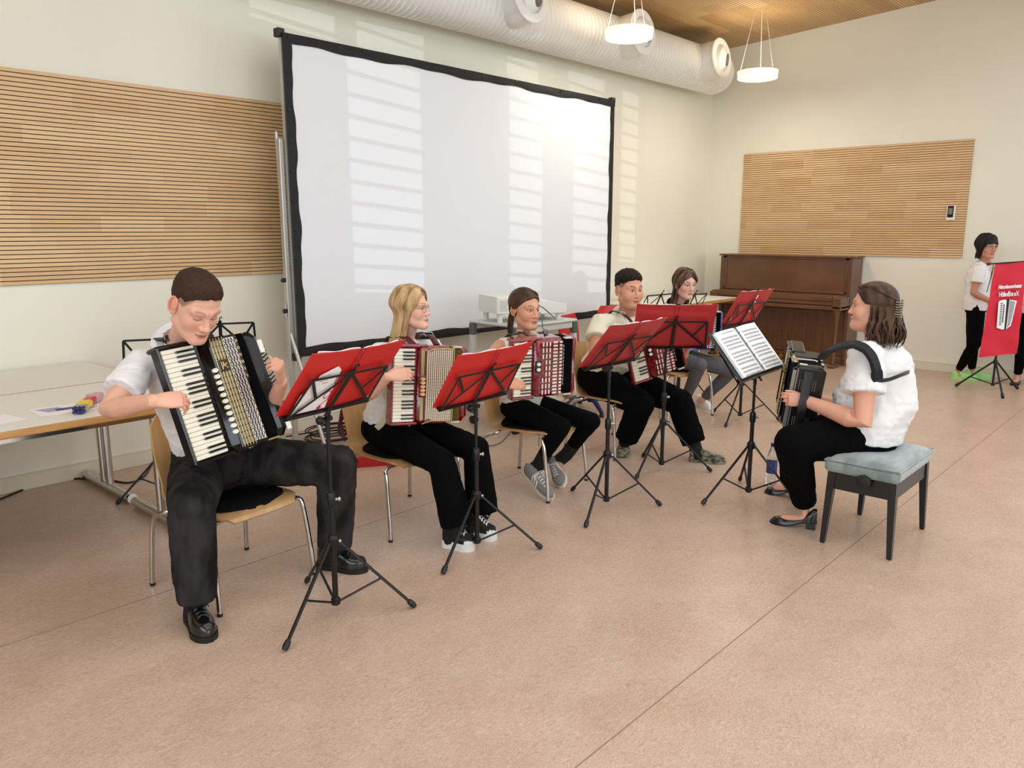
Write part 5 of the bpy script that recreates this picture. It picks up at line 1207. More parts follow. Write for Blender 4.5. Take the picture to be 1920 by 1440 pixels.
    for k, hp in (('r', HpR), ('l', HpL)):
        kn, an = A(*s['kn' + k]), A(*s['an' + k]); fl_ = t.get('flare', 0.); end = lerp(kn, an, t.get('len', .95)); kb = unit(kn - hp) ; 
        rr = A(.095, .090, .078, .068) * b + e; r2 = A(.066, .062, .055, .046) * b + e
        c_ = kn + unit(kn - lerp(hp, an, .5)) * .004
        mb.tube([hp + unit(hp - kn) * .02, lerp(hp, kn, .3), lerp(hp, kn, .7), lerp(c_, hp, .05)], rr, 20, round_ends=True)
        mb.tube([lerp(c_, hp, .06), lerp(c_, an, .10), lerp(kn, an, .35), lerp(kn, an, .7), end], A(rr[3] * 1., r2[0] + fl_ * .1, r2[1] + fl_ * .3, r2[2] + fl_ * .7, r2[3] + fl_), 20)
        mb.ball(c_, rr[3] * 1.0, 16, 10)
    cloth_obj(t.get('name', 'trousers'), mb, t['m'], root, .0085, 5, (t.get('amp', .005), t.get('fs', 60), s.get('seed', 1) + 50, t.get('ax', (0, 0, 1))), t.get('label'))
    if s.get('sock') is not None:
        for k in ('r', 'l'):
            an, kn = A(*s['an' + k]), A(*s['kn' + k]); q0, q1 = A(*s['shoe' + k][0]), A(*s['shoe' + k][1]); lo = lerp(q0, q1, .24) + A(0, 0, .045); mb = MB(); mb.tube([lerp(an, kn, .30), an, lo], A(.047, .046, .045) * (.8 + .2 * b), 16, round_ends=True); obj('sock', mb, s['sock'], root, 60, space='world')
    for k in ('r', 'l'): shoe(root, s['shoes'].get('name', 'shoe'), *s['shoe' + k][:2], {**s['shoes'], **(s['shoe' + k][2] if len(s['shoe' + k]) > 2 else {})})
    return root
# ---- hair
def hair_cap(s, name, m_, thick, hl=None, rough=.0, label=None, fadez=.012, seed=1, bulk=None, colour=None):
    G = s['grid']; nu, nv = G.shape[:2]; P = G.reshape(-1, 3); zh = hairline(P, **(hl or {})); mk = np.clip((P[:, 2] - zh + snoise(P, 150, seed) * .002) / fadez, 0, 1)
    mk = mk * ((P[:, 1] < .092) | (P[:, 2] > .045)); D = P - A(0, -.01, .03); D /= np.linalg.norm(D, axis=1)[:, None]
    th = thick(P) if callable(thick) else np.full(len(P), thick); th = th * mk + rough * snoise(P, 220, seed + 3) * mk - .0015 * (mk < .3)
    Q = P + D * th[:, None]; F = grid_faces(nu, nv, (mk > .03)); used = np.unique(F); re = np.full(len(Q), -1); re[used] = np.arange(len(used))
    V = s['HT'](Q[used]); root = s['root']; V = V - world(root)[:3, 3]
    o = link(name, mesh_data(name, V, re[F], m_, None, 180), root)
    if label: o['label'] = label
    return o
def head_r(s, D):
    "distance from c0 to the skin along directions D"
    D = np.atleast_2d(D); D = D / np.linalg.norm(D, axis=1)[:, None]; t = np.full(len(D), .2)
    for _ in range(30): t = t - head_sdf(s['c0'] + D * t[:, None], {**s['o'], 'nose': .5}) * .75
    return t
def lock(mb, s, pts, r0, flat=.45, n=7, off=.008, surf=None, nc=5):
    "pts in head space; those marked by surf are lifted onto the skin + off"
    P = np.array(pts, float)
    if surf:
        for i in range(surf):
            d = P[i] - s['c0']; t = head_r(s, d)[0]; P[i] = s['c0'] + unit(d) * (t + off)
    P = curve(P, nc); k = len(P); q = np.linspace(0, 1, k); r = r0 * np.interp(q, [0, .15, .75, 1], [.75, 1, .85, .12]); W = s['HT'](P); Nn = unit(s['HR'] @ unit(P[k // 3] - s['c0']))
    mb.tube(W, r, n, flat=flat, hint=Nn)
def strands(s, name, mb, m_, label=None):
    o = obj(name, mb, m_, s['root'], 180, space='world')
    if label: o['label'] = label
    return o
def glasses(s, m_, lens=None, label='thin metal glasses'):
    mb = MB(); T = s['HT']
    for sx in (-1, 1): mb.tube(T([(sx * .0315 + .0225 * math.cos(a), .094 - .004 * abs(math.cos(a)) - .18 * (abs(sx * .0315 + .0225 * math.cos(a)) - .03), .001 + .0195 * math.sin(a)) for a in np.arange(24) * math.pi / 12]), .0011, 6, closed=True)
    mb.tube(T([(-.009, .097, .006), (0, .1, .009), (.009, .097, .006)]), .0011, 6)
    for sx in (-1, 1): mb.tube(T([(sx * .054, .088, .006), (sx * .066, .07, .007), (sx * .077, .0, .006), (sx * .078, -.012, -.004)]), .0012, 6)
    return obj('glasses', mb, m_, s['root'], 60, space='world', label=label)

M_tee = mat('shirt_white', (236, 234, 232), .85, bump=.04, bs=900); M_polo = mat('polo_white', (232, 226, 226), .85, bump=.05, bs=700); M_cream = mat('shirt_cream', (238, 232, 208), .85, bump=.04, bs=700); M_btop = mat('top_black', (12, 12, 14), .9, spec=.1)
M_trb = mat('trousers_black', (8, 8, 9), .95, spec=.08); M_jean = mat('jeans_black', (27, 25, 25), .92, rgb2=(54, 50, 50), vs=7, spec=.1, stretch=(1.5, 1.5, .8)); M_grey = mat('leggings_grey', (88, 86, 90), .85)
M_lace = mat('lace_white', (236, 232, 224), .9, rgb2=(208, 198, 182), vs=90)
M_boot = mat('boot_black', (15, 15, 16), .25, coat=.4); M_sboot = mat('boot_sole', (12, 12, 12), .6); M_wsole = mat('sole_white', (226, 224, 218), .55); M_suede = mat('suede_grey', (130, 128, 126), .9, bump=.1, bs=300); M_lacew = mat('lace_cord_white', (232, 230, 224), .7)
M_camo = mat('camouflage', (44, 48, 36), .8, rgb2=(150, 144, 118), vs=26, stretch=(1, 1, 2.4)); M_pump = mat('pump_black', (16, 15, 16), .28, coat=.3); M_green = mat('shoe_green', (160, 214, 130), .6); M_beige = mat('sole_cream', (226, 216, 200), .6)
def hairm(n, a, b): return mat(n, a, .5, rgb2=b, vs=26, spec=.25, bump=.25, bs=90, stretch=(1, 1, .25))
H_br = mat('hair_brown_short', (58, 42, 33), .75, rgb2=(70, 51, 40), vs=140, spec=.1, bump=.3, bs=380); H_bl = hairm('hair_blonde', (158, 124, 84), (208, 176, 128)); H_dk = hairm('hair_dark_brown', (52, 36, 26), (88, 62, 44)); H_bk = hairm('hair_black', (16, 14, 15), (34, 29, 28)); H_md = hairm('hair_medium_brown', (62, 46, 36), (120, 92, 66)); H_b4 = mat('hair_dark_short', (30, 23, 19), .7, rgb2=(52, 41, 34), vs=80, spec=.12, bump=.6, bs=200)
def toworld(T, p): return (T @ A(*p, 1))[:3]
def acw(ac, x, y, z): return toworld(world(ac), (x, y, z))

# ---- 1 boy with cropped hair
f1 = unit(A(.12, -.99, 0)); r1 = A(-.99, -.12, 0)
M_sock = mat('sock_black', (14, 14, 15), .9)
s1 = dict(seed=11, sock=M_sock, voxel=.0036, head=PX(366, 574, 3.22), face=DIR(50, -.58), headup=unit(A(0, 0, 1) + .10 * RT), hs=1.13, neck=PX(341, 645, 3.36), shr=PX(266, 684, 3.26), shl=PX(430, 664, 3.50),
    elr=PX(204, 768, 3.06), wrr=PX(288, 752, 2.86), ell=PX(500, 790, 3.62), wrl=PX(528, 716, 3.40),
    handr=(RT * 1 + F0 * .55 + A(0, 0, -.02), A(0, 0, .75) - F0 * .7, dict(curl=(38, 42, 30), spread=.05, thumb=(.85, .35, -.5))),
    handl=(-F0 * .5 + RT * .12 + A(0, 0, .85), RT * .9 - F0 * .1, dict(curl=(62, 62, 34), thumb=(.6, .5, -.5))), hsz=1.0,
    pelvis=(1.71, 3.44, .56), hipright=r1, hipw=.10, knr=(1.40, 3.07, .525), anr=PX(368, 1120, 3.08), knl=PX(632, 872, 3.62), anl=PX(638, 1015, 3.66),
    shoer=(A(1.405, 3.17, 0), A(1.352, 2.90, 0)), shoel=(PX(604, 1058, 3.70) * A(1, 1, 0), PX(690, 1070, 3.62) * A(1, 1, 0)), build=1.08, arm=1.05, neckr=1.05,
    o=dict(skin=(226, 172, 148), blush=.75, eyes='down', brow=(120, 88, 68), browk=.55, jaw=1.06, fade=(128, 98, 80), fadek=.85, hl=dict(front=.076, temple=.062, side=.018, ear=.02), ear=1.1, lip=(186, 108, 98), nose=1.1),
    shirt=dict(m=M_polo, name='polo_shirt', sleeve=.62, hem=.10, ease=.02, collar=.042, amp=.008, fs=44), legs=dict(m=M_jean, name='jeans', rise=.05, top=.012, ease=.020, flare=.010, len=1.03, amp=.009, fs=46),
    shoes=dict(kind='boot', upper=M_boot, solem=M_sboot, w=.052, sole=.025, laces=M_pump, name='boot'))
# soles rest on the floor
def fixz(v): v = A(*v); v[2] = 0; return v
s1['shoel'] = (floor_at(598, 1062, 0), floor_at(688, 1072, 0)); s1['anl'] = PX(628, 1020, 3.64)
person('boy with cropped brown hair in a white polo shirt, looking down at his black accordion', s1)
hair_cap(s1, 'hair', H_br, lambda P: .004 + .009 * np.clip((P[:, 2] - .04) / .05, 0, 1), dict(front=.076, temple=.064, side=.034, ear=.038, back=-.03), rough=.0012, fadez=.03)

# ---- 2 blonde girl
r2 = unit(A(-.95, -.3, 0))
s2 = dict(seed=22, sock=M_sock, head=PX(771, 579, 4.25), face=DIR(76, .03), hs=.95, neck=PX(762, 636, 4.32), shr=PX(712, 660, 4.20), shl=PX(812, 652, 4.42),
    elr=PX(690, 742, 3.95), wrr=PX(728, 706, 3.82), ell=PX(850, 740, 4.30), wrl=PX(876, 706, 4.12),
    handr=(RT * .9 + F0 * .25 + A(0, 0, .10), A(0, 0, .5) - F0 * .8, dict(curl=(25, 35, 20))), handl=(-F0 * .6 + RT * .1, RT, dict(curl=(50, 50, 30))), hsz=.92,
    pelvis=(2.78, 3.46, .545), hipright=A(-1, .05, 0), hipw=.085, knr=PX(828, 868, 3.98), anr=PX(858, 985, 3.92), knl=PX(892, 842, 4.18), anl=PX(905, 962, 4.14),
    shoer=(floor_at(832, 1022, 0), floor_at(888, 1032, 0)), shoel=(floor_at(874, 1003, 0), floor_at(930, 1012, 0)), build=.93, arm=.88, neckr=.84,
    o=dict(skin=(228, 178, 152), blush=.7, brow=(150, 116, 84), browk=.85, jaw=.88, face=.95, lip=(196, 112, 104), nose=.95, gaze=.002, iris=(90, 110, 120)),
    shirt=dict(m=M_tee, sleeve=.6, hem=.03, ease=.02, amp=.006), legs=dict(m=M_trb, ease=.008, flare=.036, len=.985),
    shoes=dict(kind='high', upper=mat('canvas_black', (18, 18, 19), .85), solem=M_wsole, w=.046, sole=.042, cap=M_wsole, laces=M_lacew, name='sneaker'))
person('blonde girl with long straight hair and glasses in a white shirt, playing a red accordion', s2)
hair_cap(s2, 'hair', H_bl, .009, dict(front=.078, temple=.05, side=.0, ear=.0, back=-.08), fadez=.008)
def long_hair(s, m_, n=60, length=.36, seed=1, front=55, r=.011, tuck=True, wave=0, bulge=0., label=None, endback=-.02, part=0., spreadx=1.0, layers=2):
    rg = np.random.default_rng(seed); mb = MB()
    for l_ in range(layers):
        for i in range(n):
            side = 1 if i % 2 else -1; th = math.radians(rg.uniform(-88, front)); ca, sa = math.cos(th), math.sin(th); x0 = part + side * .004
            y0 = .07 * (sa + .35) * .8 if sa > 0 else sa * .06
            off = .010 + .006 * l_ + rg.uniform(0, .004); p0 = (x0, .045 + .04 * sa, .14); p1 = (side * .05 * max(.25, ca), .02 + .07 * sa, .09); p2 = (side * .078 * max(.1, ca), -.005 + .082 * sa, .03); 
            yb = (-.012 if tuck else 0) + .088 * (sa if sa < .2 else .2)
            p3 = (side * (.080 * max(.12, ca) + bulge), yb, -.04); L_ = length * rg.uniform(.86, 1.03)
            p4 = (side * (.074 * max(.15, ca) + bulge) * spreadx, yb + endback * .5 + wave * rg.normal(0, .02), -.04 - L_ * .5); p5 = (side * (.070 * max(.2, ca) + bulge) * spreadx + wave * rg.normal(0, .03), yb + endback + wave * rg.normal(0, .03), -.04 - L_)
            pts = [p0, p1, p2, p3]; 
            if wave:
                for k in range(6):
                    q = (k + 1) / 6; c_ = lerp(p3, p5, q); pts.append(c_ + A(wave * .014 * math.sin(i + q * 9), wave * .018 * math.cos(i * 1.7 + q * 10), 0))
            else: pts += [p4, p5]
            lock(mb, s, pts, r * rg.uniform(.8, 1.2), off=off, surf=3)
    return strands(s, 'hair_strands', mb, m_, label)
long_hair(s2, H_bl, 52, .35, 2, front=42, r=.011, endback=-.085, spreadx=1.12, label='long straight blonde hair')
glasses(s2, mat('glasses_gold', (150, 120, 90), .3, .8), label='thin round metal glasses')

# ---- 3 girl in sleeveless blouse
s3 = dict(seed=33, sock=M_sock, head=PX(984, 580, 4.86), face=DIR(42, -.06), hs=1.03, neck=PX(984, 634, 4.92), shr=PX(936, 650, 4.78), shl=PX(1034, 644, 5.04),
    elr=PX(893, 700, 4.45), wrr=PX(950, 722, 4.36), ell=PX(1066, 745, 5.0), wrl=PX(1070, 700, 4.80),
    handr=(RT * .9 + F0 * .2, A(0, 0, .6) - F0 * .7, dict(curl=(30, 35, 20))), handl=(-F0 * .35 + A(0, 0, .8) - RT * .05, RT * .9 - F0 * .4, dict(curl=(60, 60, 30))), hsz=.86,
    pelvis=(3.74, 3.33, .53), hipright=A(-.98, -.17, 0), hipw=.08, knr=PX(1052, 800, 4.66), anr=PX(1010, 872, 4.80), knl=PX(1108, 790, 4.90), anl=PX(1062, 852, 5.06),
    shoer=(PX(984, 884, 4.84), floor_at(1035, 938, 0), dict(up=(-.2, .35, .9))), shoel=(PX(1043, 866, 5.12), floor_at(1056, 915, 0), dict(up=(-.2, .5, .85))), build=.84, arm=.84, neckr=.84,
    o=dict(skin=(214, 156, 124), blush=.7, brow=(96, 66, 46), jaw=.88, face=.95, cheek=.4, browk=.9, lip=(190, 104, 96), nose=.95, iris=(70, 62, 52), gaze=-.001),
    shirt=dict(m=M_lace, name='blouse', sleeve=0, hem=.03, ease=.016, collar=.012, amp=.004), legs=dict(m=M_trb, ease=.0, flare=-.006, len=.93),
    shoes=dict(kind='sneaker', upper=M_suede, solem=M_beige, w=.044, sole=.026, laces=M_lacew, stripes=M_lacew, name='sneaker'))
person('girl with brown hair tied back in a sleeveless white blouse, playing a red accordion', s3)
hair_cap(s3, 'hair', H_dk, .010, dict(front=.074, temple=.058, side=.03, ear=.012, back=-.07), fadez=.008, rough=.0005)
mb = MB(); rg = np.random.default_rng(5)
for i in range(70):
    side = 1 if i % 2 else -1; a = rg.uniform(-.5, 1.25); pts = [(side * .004, .075 * math.cos(a * .6) - .02, .15), (side * .055 * math.cos(a * .8), .05 * math.sin(a) + .01, .085), (side * .082 * math.cos(a * .5), -.03 + .035 * math.sin(a), .035), (side * .06, -.085, -.0), (side * .012, -.118, -.04)]
    lock(mb, s3, pts, .0085, off=.008 + rg.uniform(0, .004), surf=4)
for i in range(16): a = i * .39; pts = [(.010 * math.cos(a), -.108 + .008 * math.sin(a), -.02), (.016 * math.cos(a), -.118 + .012 * math.sin(a), -.07), (.014 * math.cos(a) + .01, -.112 + .012 * math.sin(a), -.14), (.006 * math.cos(a) + .012, -.10, -.20)]; lock(mb, s3, pts, .007)
strands(s3, 'tied_back_hair', mb, H_dk, 'brown hair drawn back into a low ponytail')

# ---- 4 boy in cream shirt
s4 = dict(seed=44, sock=M_sock, head=PX(1179, 544, 5.80), face=DIR(27, -.05), hs=1.12, neck=PX(1178, 588, 5.88), shr=PX(1124, 607, 5.72), shl=PX(1234, 601, 6.05),
    elr=PX(1113, 672, 5.52), wrr=PX(1168, 660, 5.32), ell=PX(1276, 670, 5.95), wrl=PX(1288, 650, 5.78),
    handr=(RT * .9 + F0 * .1, A(0, 0, .6) - F0 * .7, dict(curl=(30, 35, 20))), handl=(-F0 * .6 + A(0, 0, .3), RT, dict(curl=(60, 60, 30))), hsz=.95,
    pelvis=(4.90, 3.50, .545), hipright=A(-.9, .2, 0), hipw=.10, knr=PX(1202, 758, 5.60), anr=PX(1172, 828, 5.70), knl=PX(1274, 754, 5.66), anl=PX(1303, 836, 5.55),
    shoer=(floor_at(1172, 836, 0), floor_at(1166, 860, 0)), shoel=(floor_at(1292, 864, 0), floor_at(1360, 869, 0)), build=1.14, belly=1.2, arm=1.12, neckr=1.15,
    o=dict(skin=(204, 146, 116), blush=.55, browk=.95, brow=(44, 30, 24), jaw=1.12, cheek=1, face=1.08, lip=(178, 96, 88), fade=(84, 62, 50), fadek=.7, hl=dict(front=.074, temple=.062, side=.02, ear=.02), iris=(60, 50, 44), ear=1.05),
    shirt=dict(m=M_cream, name='polo_shirt', sleeve=.44, hem=.04, ease=.022, collar=.036, amp=.006), legs=dict(m=M_trb, ease=.016, flare=.014, len=.93, amp=.010),
    shoes=dict(kind='sneaker', upper=M_camo, solem=M_camo, w=.050, sole=.022, name='shoe'))
person('boy with short dark hair in a cream shirt and camouflage shoes, holding a red accordion', s4)
hair_cap(s4, 'hair', H_b4, lambda P: .004 + .016 * np.clip((P[:, 2] - .045) / .04, 0, 1), dict(front=.072, temple=.062, side=.04, ear=.045, back=.0), rough=.003, fadez=.02)

# ---- 5 girl in black
s5 = dict(seed=55, head=PX(1284, 533, 7.0), face=DIR(24, -.12), hs=1.06, neck=PX(1270, 571, 7.1), shr=PX(1236, 584, 6.95), shl=PX(1310, 581, 7.2),
    elr=PX(1222, 650, 6.8), wrr=PX(1270, 640, 6.62), ell=PX(1350, 660, 7.1), wrl=PX(1346, 648, 6.92),
    handr=(RT, A(0, 0, .6) - F0 * .7), handl=(A(0, 0, 1) - F0 * .3, RT * .9 - F0 * .2, dict(curl=(55, 55, 30))), hsz=.9,
    pelvis=(6.18, 3.78, .545), hipright=A(-.95, .3, 0), hipw=.085, knr=PX(1312, 684, 6.72), anr=PX(1286, 748, 6.98), knl=PX(1372, 695, 7.0), anl=PX(1318, 748, 7.22),
    shoer=(floor_at(1280, 762, 0), floor_at(1300, 776, 0)), shoel=(floor_at(1306, 757, 0), floor_at(1330, 768, 0)), build=.9, arm=.85, neckr=.86,
    o=dict(skin=(226, 176, 156), blush=.8, brow=(92, 68, 52), lip=(190, 100, 96), jaw=.96, iris=(70, 66, 60), face=.95, browk=.95),
    shirt=dict(m=M_btop, name='black_top', sleeve=.9, hem=.03, ease=.02, collar=.01), legs=dict(m=M_grey, name='grey_trousers', ease=.0, len=.93),
    shoes=dict(kind='sneaker', upper=M_tee, solem=M_wsole, w=.044, sole=.024, name='shoe'))
person('girl with long brown hair in a black top and grey trousers, farthest back', s5)
hair_cap(s5, 'hair', H_md, .010, dict(front=.072, temple=.04, side=-.01, ear=-.01, back=-.08), fadez=.008)
long_hair(s5, H_md, 36, .24, 8, front=48, r=.011, endback=-.045, label='long brown hair over the shoulder')

# ---- 6 conductor, seen from her left side
LF = -RT; r6 = unit(A(.87, .46, 0))
s6 = dict(seed=66, voxel=.004, head=PX(1636, 577, 4.26), face=DIR(-117, .04), headup=A(0, 0, 1) - .0 * RT, hs=1.06, neck=PX(1650, 636, 4.34), shr=PX(1654, 653, 4.54), shl=PX(1624, 670, 4.10),
    ell=PX(1618, 793, 3.98), wrl=PX(1512, 752, 4.08), elr=PX(1590, 770, 4.72), wrr=PX(1520, 745, 4.70),
    handl=(-RT + A(0, 0, .10) + F0 * .05, -F0 + A(0, 0, .25), dict(curl=(22, 30, 22), thumb=(.85, .42, -.15), each=[(30, 40, 25), (38, 46, 30), (44, 50, 32), (50, 52, 34)])), handr=(-RT, -F0 * .2 + A(0, 0, 1)), hsz=1.0,
    pelvis=PX(1628, 808, 4.28), hipright=r6, hipw=.088, knl=PX(1486, 832, 4.10), anl=PX(1508, 940, 4.26), knr=PX(1494, 822, 4.42), anr=PX(1484, 898, 4.62),
    shoel=(floor_at(1530, 992, 0), floor_at(1444, 978, 0)), shoer=(floor_at(1500, 934, 0), floor_at(1434, 922, 0)), build=1.27, belly=1.36, arm=1.28, neckr=1.1, footr=.86,
    o=dict(skin=(222, 164, 138), blush=.5, brow=(96, 70, 54), jaw=1.06, cheek=.8, lip=(184, 104, 96), nose=.9),
    shirt=dict(m=M_tee, name='t_shirt', hw=.034, sleeve=.55, hem=.03, bow=RT * .045, ease=.036, cuff=-.006, amp=.010, fs=34), legs=dict(m=M_trb, ease=.010, top=-.012, flare=-.004, len=1.02),
    shoes=dict(kind='pump', upper=M_pump, solem=M_pump, w=.046, h=1.25, sole=.006, heel=.036, name='pump'))
Wi = np.linalg.inv(world(ac6)); dd_ = min(np.linspace(3.9, 4.5, 121), key=lambda d: abs((Wi @ np.append(PX(1512, 752, d), 1))[0] - TW - .036)); s6['wrl'] = PX(1512, 752, dd_)
person('woman with wavy dark hair in a white t-shirt seated on the bench', s6)
hair_cap(s6, 'hair', H_dk, .014, dict(front=.078, temple=.058, side=.02, ear=.02, back=-.07), fadez=.008, rough=.001)
mb = MB(); rg = np.random.default_rng(9)
for i in range(80):
    side = 1 if i % 2 else -1; a = rg.uniform(-.6, 1.2); pts = [(side * rg.uniform(.0, .05), .09 * math.cos(a * .5) - .01, .10 + rg.uniform(0, .04)), (side * .05, .03 * math.sin(a) + .01, .11), (side * .07, -.04, .075), (side * .04, -.10, .045), (side * .01, -.118, .02)]
    lock(mb, s6, pts, .009, off=.014 + rg.uniform(0, .005), surf=5)
for i in range(150):
    a = rg.uniform(-1.75, 1.75); x = math.sin(a); y = -math.cos(a); rr = rg.uniform(.8, 1.15); L_ = rg.uniform(.10, .18); pts = [(x * .07, y * .085 - .01, .02), (x * .09 * rr, y * .11 * rr - .02, -.03)]
    for k in range(6):
        q = (k + 1) / 6; R_ = (.085 + .030 * math.sin(q * 2.6)) * rr; pts.append((x * R_ + .008 * math.sin(i * 1.3 + q * 6), y * R_ * 1.12 - .018 + .010 * math.cos(i + q * 6), -.03 - L_ * q))
    lock(mb, s6, pts, .0085 * rg.uniform(.7, 1.1), nc=3, off=.014, surf=1)
strands(s6, 'wavy_hair', mb, H_dk, 'dark wavy shoulder-length hair')
mb = MB()
for k in range(7): mb.tube(s6['HT'](curve([(-.02 + .012 * math.sin(k), -.128, .045 - .012 * k), (-.035, -.14, .048 - .012 * k), (-.05, -.125, .04 - .012 * k), (-.058, -.105, .042 - .012 * k)], 3)), .0035, 6)
mb.tube(s6['HT']([(-.03, -.132, .055), (-.032, -.136, -.04)]), .005, 6); obj('hair_clip', mb, mat('clip_shell', (150, 140, 124), .2, .3), s6['root'], 60, space='world', label='openwork claw clip')

# ---- 7 girl by the wall, 8 person at the right edge
def standing(label, s, x, y, f, H_, **kw):
    f = unit(A(f[0], f[1], 0)); r = np.cross(f, A(0, 0, 1)); k = H_ / 1.65; B = A(x, y, 0); P_ = lambda a, b, c: B + r * a * k + f * b * k + A(0, 0, c * k)
    s.update(neck=P_(0, -.01, 1.38), shr=P_(.165, -.01, 1.33), shl=P_(-.165, -.01, 1.33), pelvis=P_(0, 0, .90), hipw=.085 * k, hipright=r, knr=P_(.10, .03, .48), anr=P_(.12, -.02, .09), knl=P_(-.08, .01, .48), anl=P_(-.09, -.03, .09), **kw)
    for q in ('shoer', 'shoel'):
        a = .12 if q[-1] == 'r' else -.09; s.setdefault(q, (P_(a, -.09, 0) * A(1, 1, 0), P_(a * 1.1, .15, 0) * A(1, 1, 0)))
    return s, P_
f7 = unit(DIR(62)); s7 = dict(seed=77, voxel=.006, face=DIR(12, -.05), hs=1.04, o=dict(skin=(196, 140, 112), blush=.3, brow=(30, 24, 22), lip=(170, 96, 90)), hsz=.9, build=.95, arm=.9,
    shirt=dict(m=M_tee, name='t_shirt', sleeve=.55, hem=.02, ease=.02), legs=dict(m=M_trb, ease=-.002, flare=-.004, len=.95), shoes=dict(kind='sneaker', upper=M_green, solem=M_green, w=.046, sole=.03, name='sneaker'))
s7, P7 = standing('', s7, 9.80, 2.07, f7, 1.53)
s7.update(head=PX(1850, 463, 8.56), elr=P7(.22, -.05, 1.06), wrr=P7(.12, .16, .96), ell=P7(-.2, .0, 1.06), wrl=P7(-.08, .2, .98), handr=(f7 * .8 - np.cross(f7, (0, 0, 1)) * .4 + A(0, 0, -.1), A(0, 0, 1)), handl=(f7, A(0, 0, 1)))
s7['shoer'] = (A(9.80, 2.24, 0), A(9.90, 1.99, 0)); s7['shoel'] = (A(9.97, 2.14, 0), A(10.06, 1.90, 0)); s7['anr'] = fixz(s7['shoer'][0] * .75 + s7['shoer'][1] * .25) + A(0, 0, .1); s7['anl'] = fixz(s7['shoel'][0] * .75 + s7['shoel'][1] * .25) + A(0, 0, .1)
s7['neck'] = PX(1848, 490, 8.60)
person('girl with a black bob and light green shoes standing by the wall behind the banner', s7)
hair_cap(s7, 'hair', H_bk, .014, dict(front=.04, temple=.03, side=-.03, ear=-.03, back=-.09), fadez=.006)
long_hair(s7, H_bk, 34, .085, 4, front=36, r=.013, tuck=False, label='black bob')
mb = MB(); rg = np.random.default_rng(2)
for i in range(26): x = -.06 + .12 * i / 25; lock(mb, s7, [(x * .4, .03, .14), (x * .8, .085, .09), (x, .10 - abs(x) * .3, .035 + .01 * rg.random())], .009, off=.012, surf=2)
strands(s7, 'fringe', mb, H_bk); glasses(s7, mat('glasses_blue', (60, 66, 110), .3, .3), label='blue-rimmed glasses')
f8 = unit(DIR(-40)); s8 = dict(seed=88, voxel=.007, face=f8, hs=1., o=dict(skin=(214, 160, 134)), hsz=.9, build=.95, arm=.9,
    shirt=dict(m=M_tee, name='t_shirt', sleeve=.5, hem=.02, ease=.02), legs=dict(m=M_trb, ease=-.002, flare=-.004, len=.93), shoes=dict(kind='pump', upper=M_pump, solem=M_pump, w=.044, sole=.018, name='sandal', h=.5))
s8, P8 = standing('', s8, 9.96, 1.52, f8, 1.5)
s8.update(head=P8(0, .02, 1.53), elr=P8(.23, -.03, 1.08), wrr=P8(.12, .2, 1.02), ell=P8(-.23, -.03, 1.08), wrl=P8(-.2, .18, 1.02), handr=(f8, A(0, 0, 1)), handl=(f8, A(0, 0, 1)))
person('person in black leggings and sandals cut off by the right edge beside the banner', s8)
hair_cap(s8, 'hair', H_md, .012, None, fadez=.008)

# ---- straps that cross the shoulders
def over(s, k, lift=.0): return A(*s['sh' + k]) + A(0, 0, lift)
fr1 = unit(np.cross(A(0, 0, 1), s1['right']))
def shoulder_strap(ac, s, k, top, w_, m_, low=None, inward=.45, lift=.058, th=.006, buckle=True):
    sh = lerp(s['ch'], s['sh' + k], 1 - inward); fr = unit(np.cross(A(0, 0, 1), s['right']))
    if (A(*top) - sh) @ fr < 0: fr = -fr
    a = sh + fr * .03 + A(0, 0, lift + .012); b_ = sh - fr * .03 + A(0, 0, lift + .004); c_ = sh - fr * .125 - A(0, 0, .03); pts = [A(*top), lerp(top, a, .55) + A(0, 0, .02) + fr * .01, a, b_, c_, c_ - A(0, 0, .12) + fr * -.01]
    nr = [fr * .6 + A(0, 0, .8), fr * .5 + A(0, 0, .9), fr * .2 + A(0, 0, 1), A(0, 0, 1), -fr + A(0, 0, .6), -fr]
    st = strap(ac, 'shoulder_strap', pts, nr, w_, m_, th)
    if buckle:
        p = lerp(top, a, .72) + A(0, 0, .022) + fr * .012; R_ = frame(fr * .5 + A(0, 0, .85), unit(a - A(*top))); mb = MB(); q = w_ * .62
        mb.tube([p + R_ @ A(x, y, 0) for x, y in ((-q, -q * .7), (q, -q * .7), (q, q * .7), (-q, q * .7))], .0022, 6, closed=True); obj('buckle', mb, M_sil, st, 60, space='world')
    return st
shoulder_strap(ac1, s1, 'r', acw(ac1, .20, .25, -.12), .040, M_lea, lift=.088, inward=.42); shoulder_strap(ac1, s1, 'l', acw(ac1, .33, .25, -.12), .040, M_lea, lift=.088, inward=.5)
shoulder_strap(ac2, s2, 'r', acw(ac2, .16, .21, -.10), .042, M_learw, lift=.066); shoulder_strap(ac2, s2, 'l', acw(ac2, .30, .21, -.10), .042, M_learw, lift=.066)
shoulder_strap(ac3, s3, 'r', acw(ac3, .15, .18, -.10), .030, M_lea, lift=.060); shoulder_strap(ac3, s3, 'l', acw(ac3, .27, .18, -.10), .030, M_lea, lift=.060)
shoulder_strap(ac4, s4, 'r', acw(ac4, .13, .18, -.10), .030, M_lea, lift=.074)
mb = MB(); pA = A(*s2['shr']) + A(0, 0, -.2); ribbon(mb, curve([PX(722, 735, 4.05), PX(727, 760, 4.02), PX(718, 790, 4.02), PX(706, 803, 4.05)], 6), -F0, .032, .004); obj('hanging_strap_end', mb, M_leab, ac2, 50, space='world')
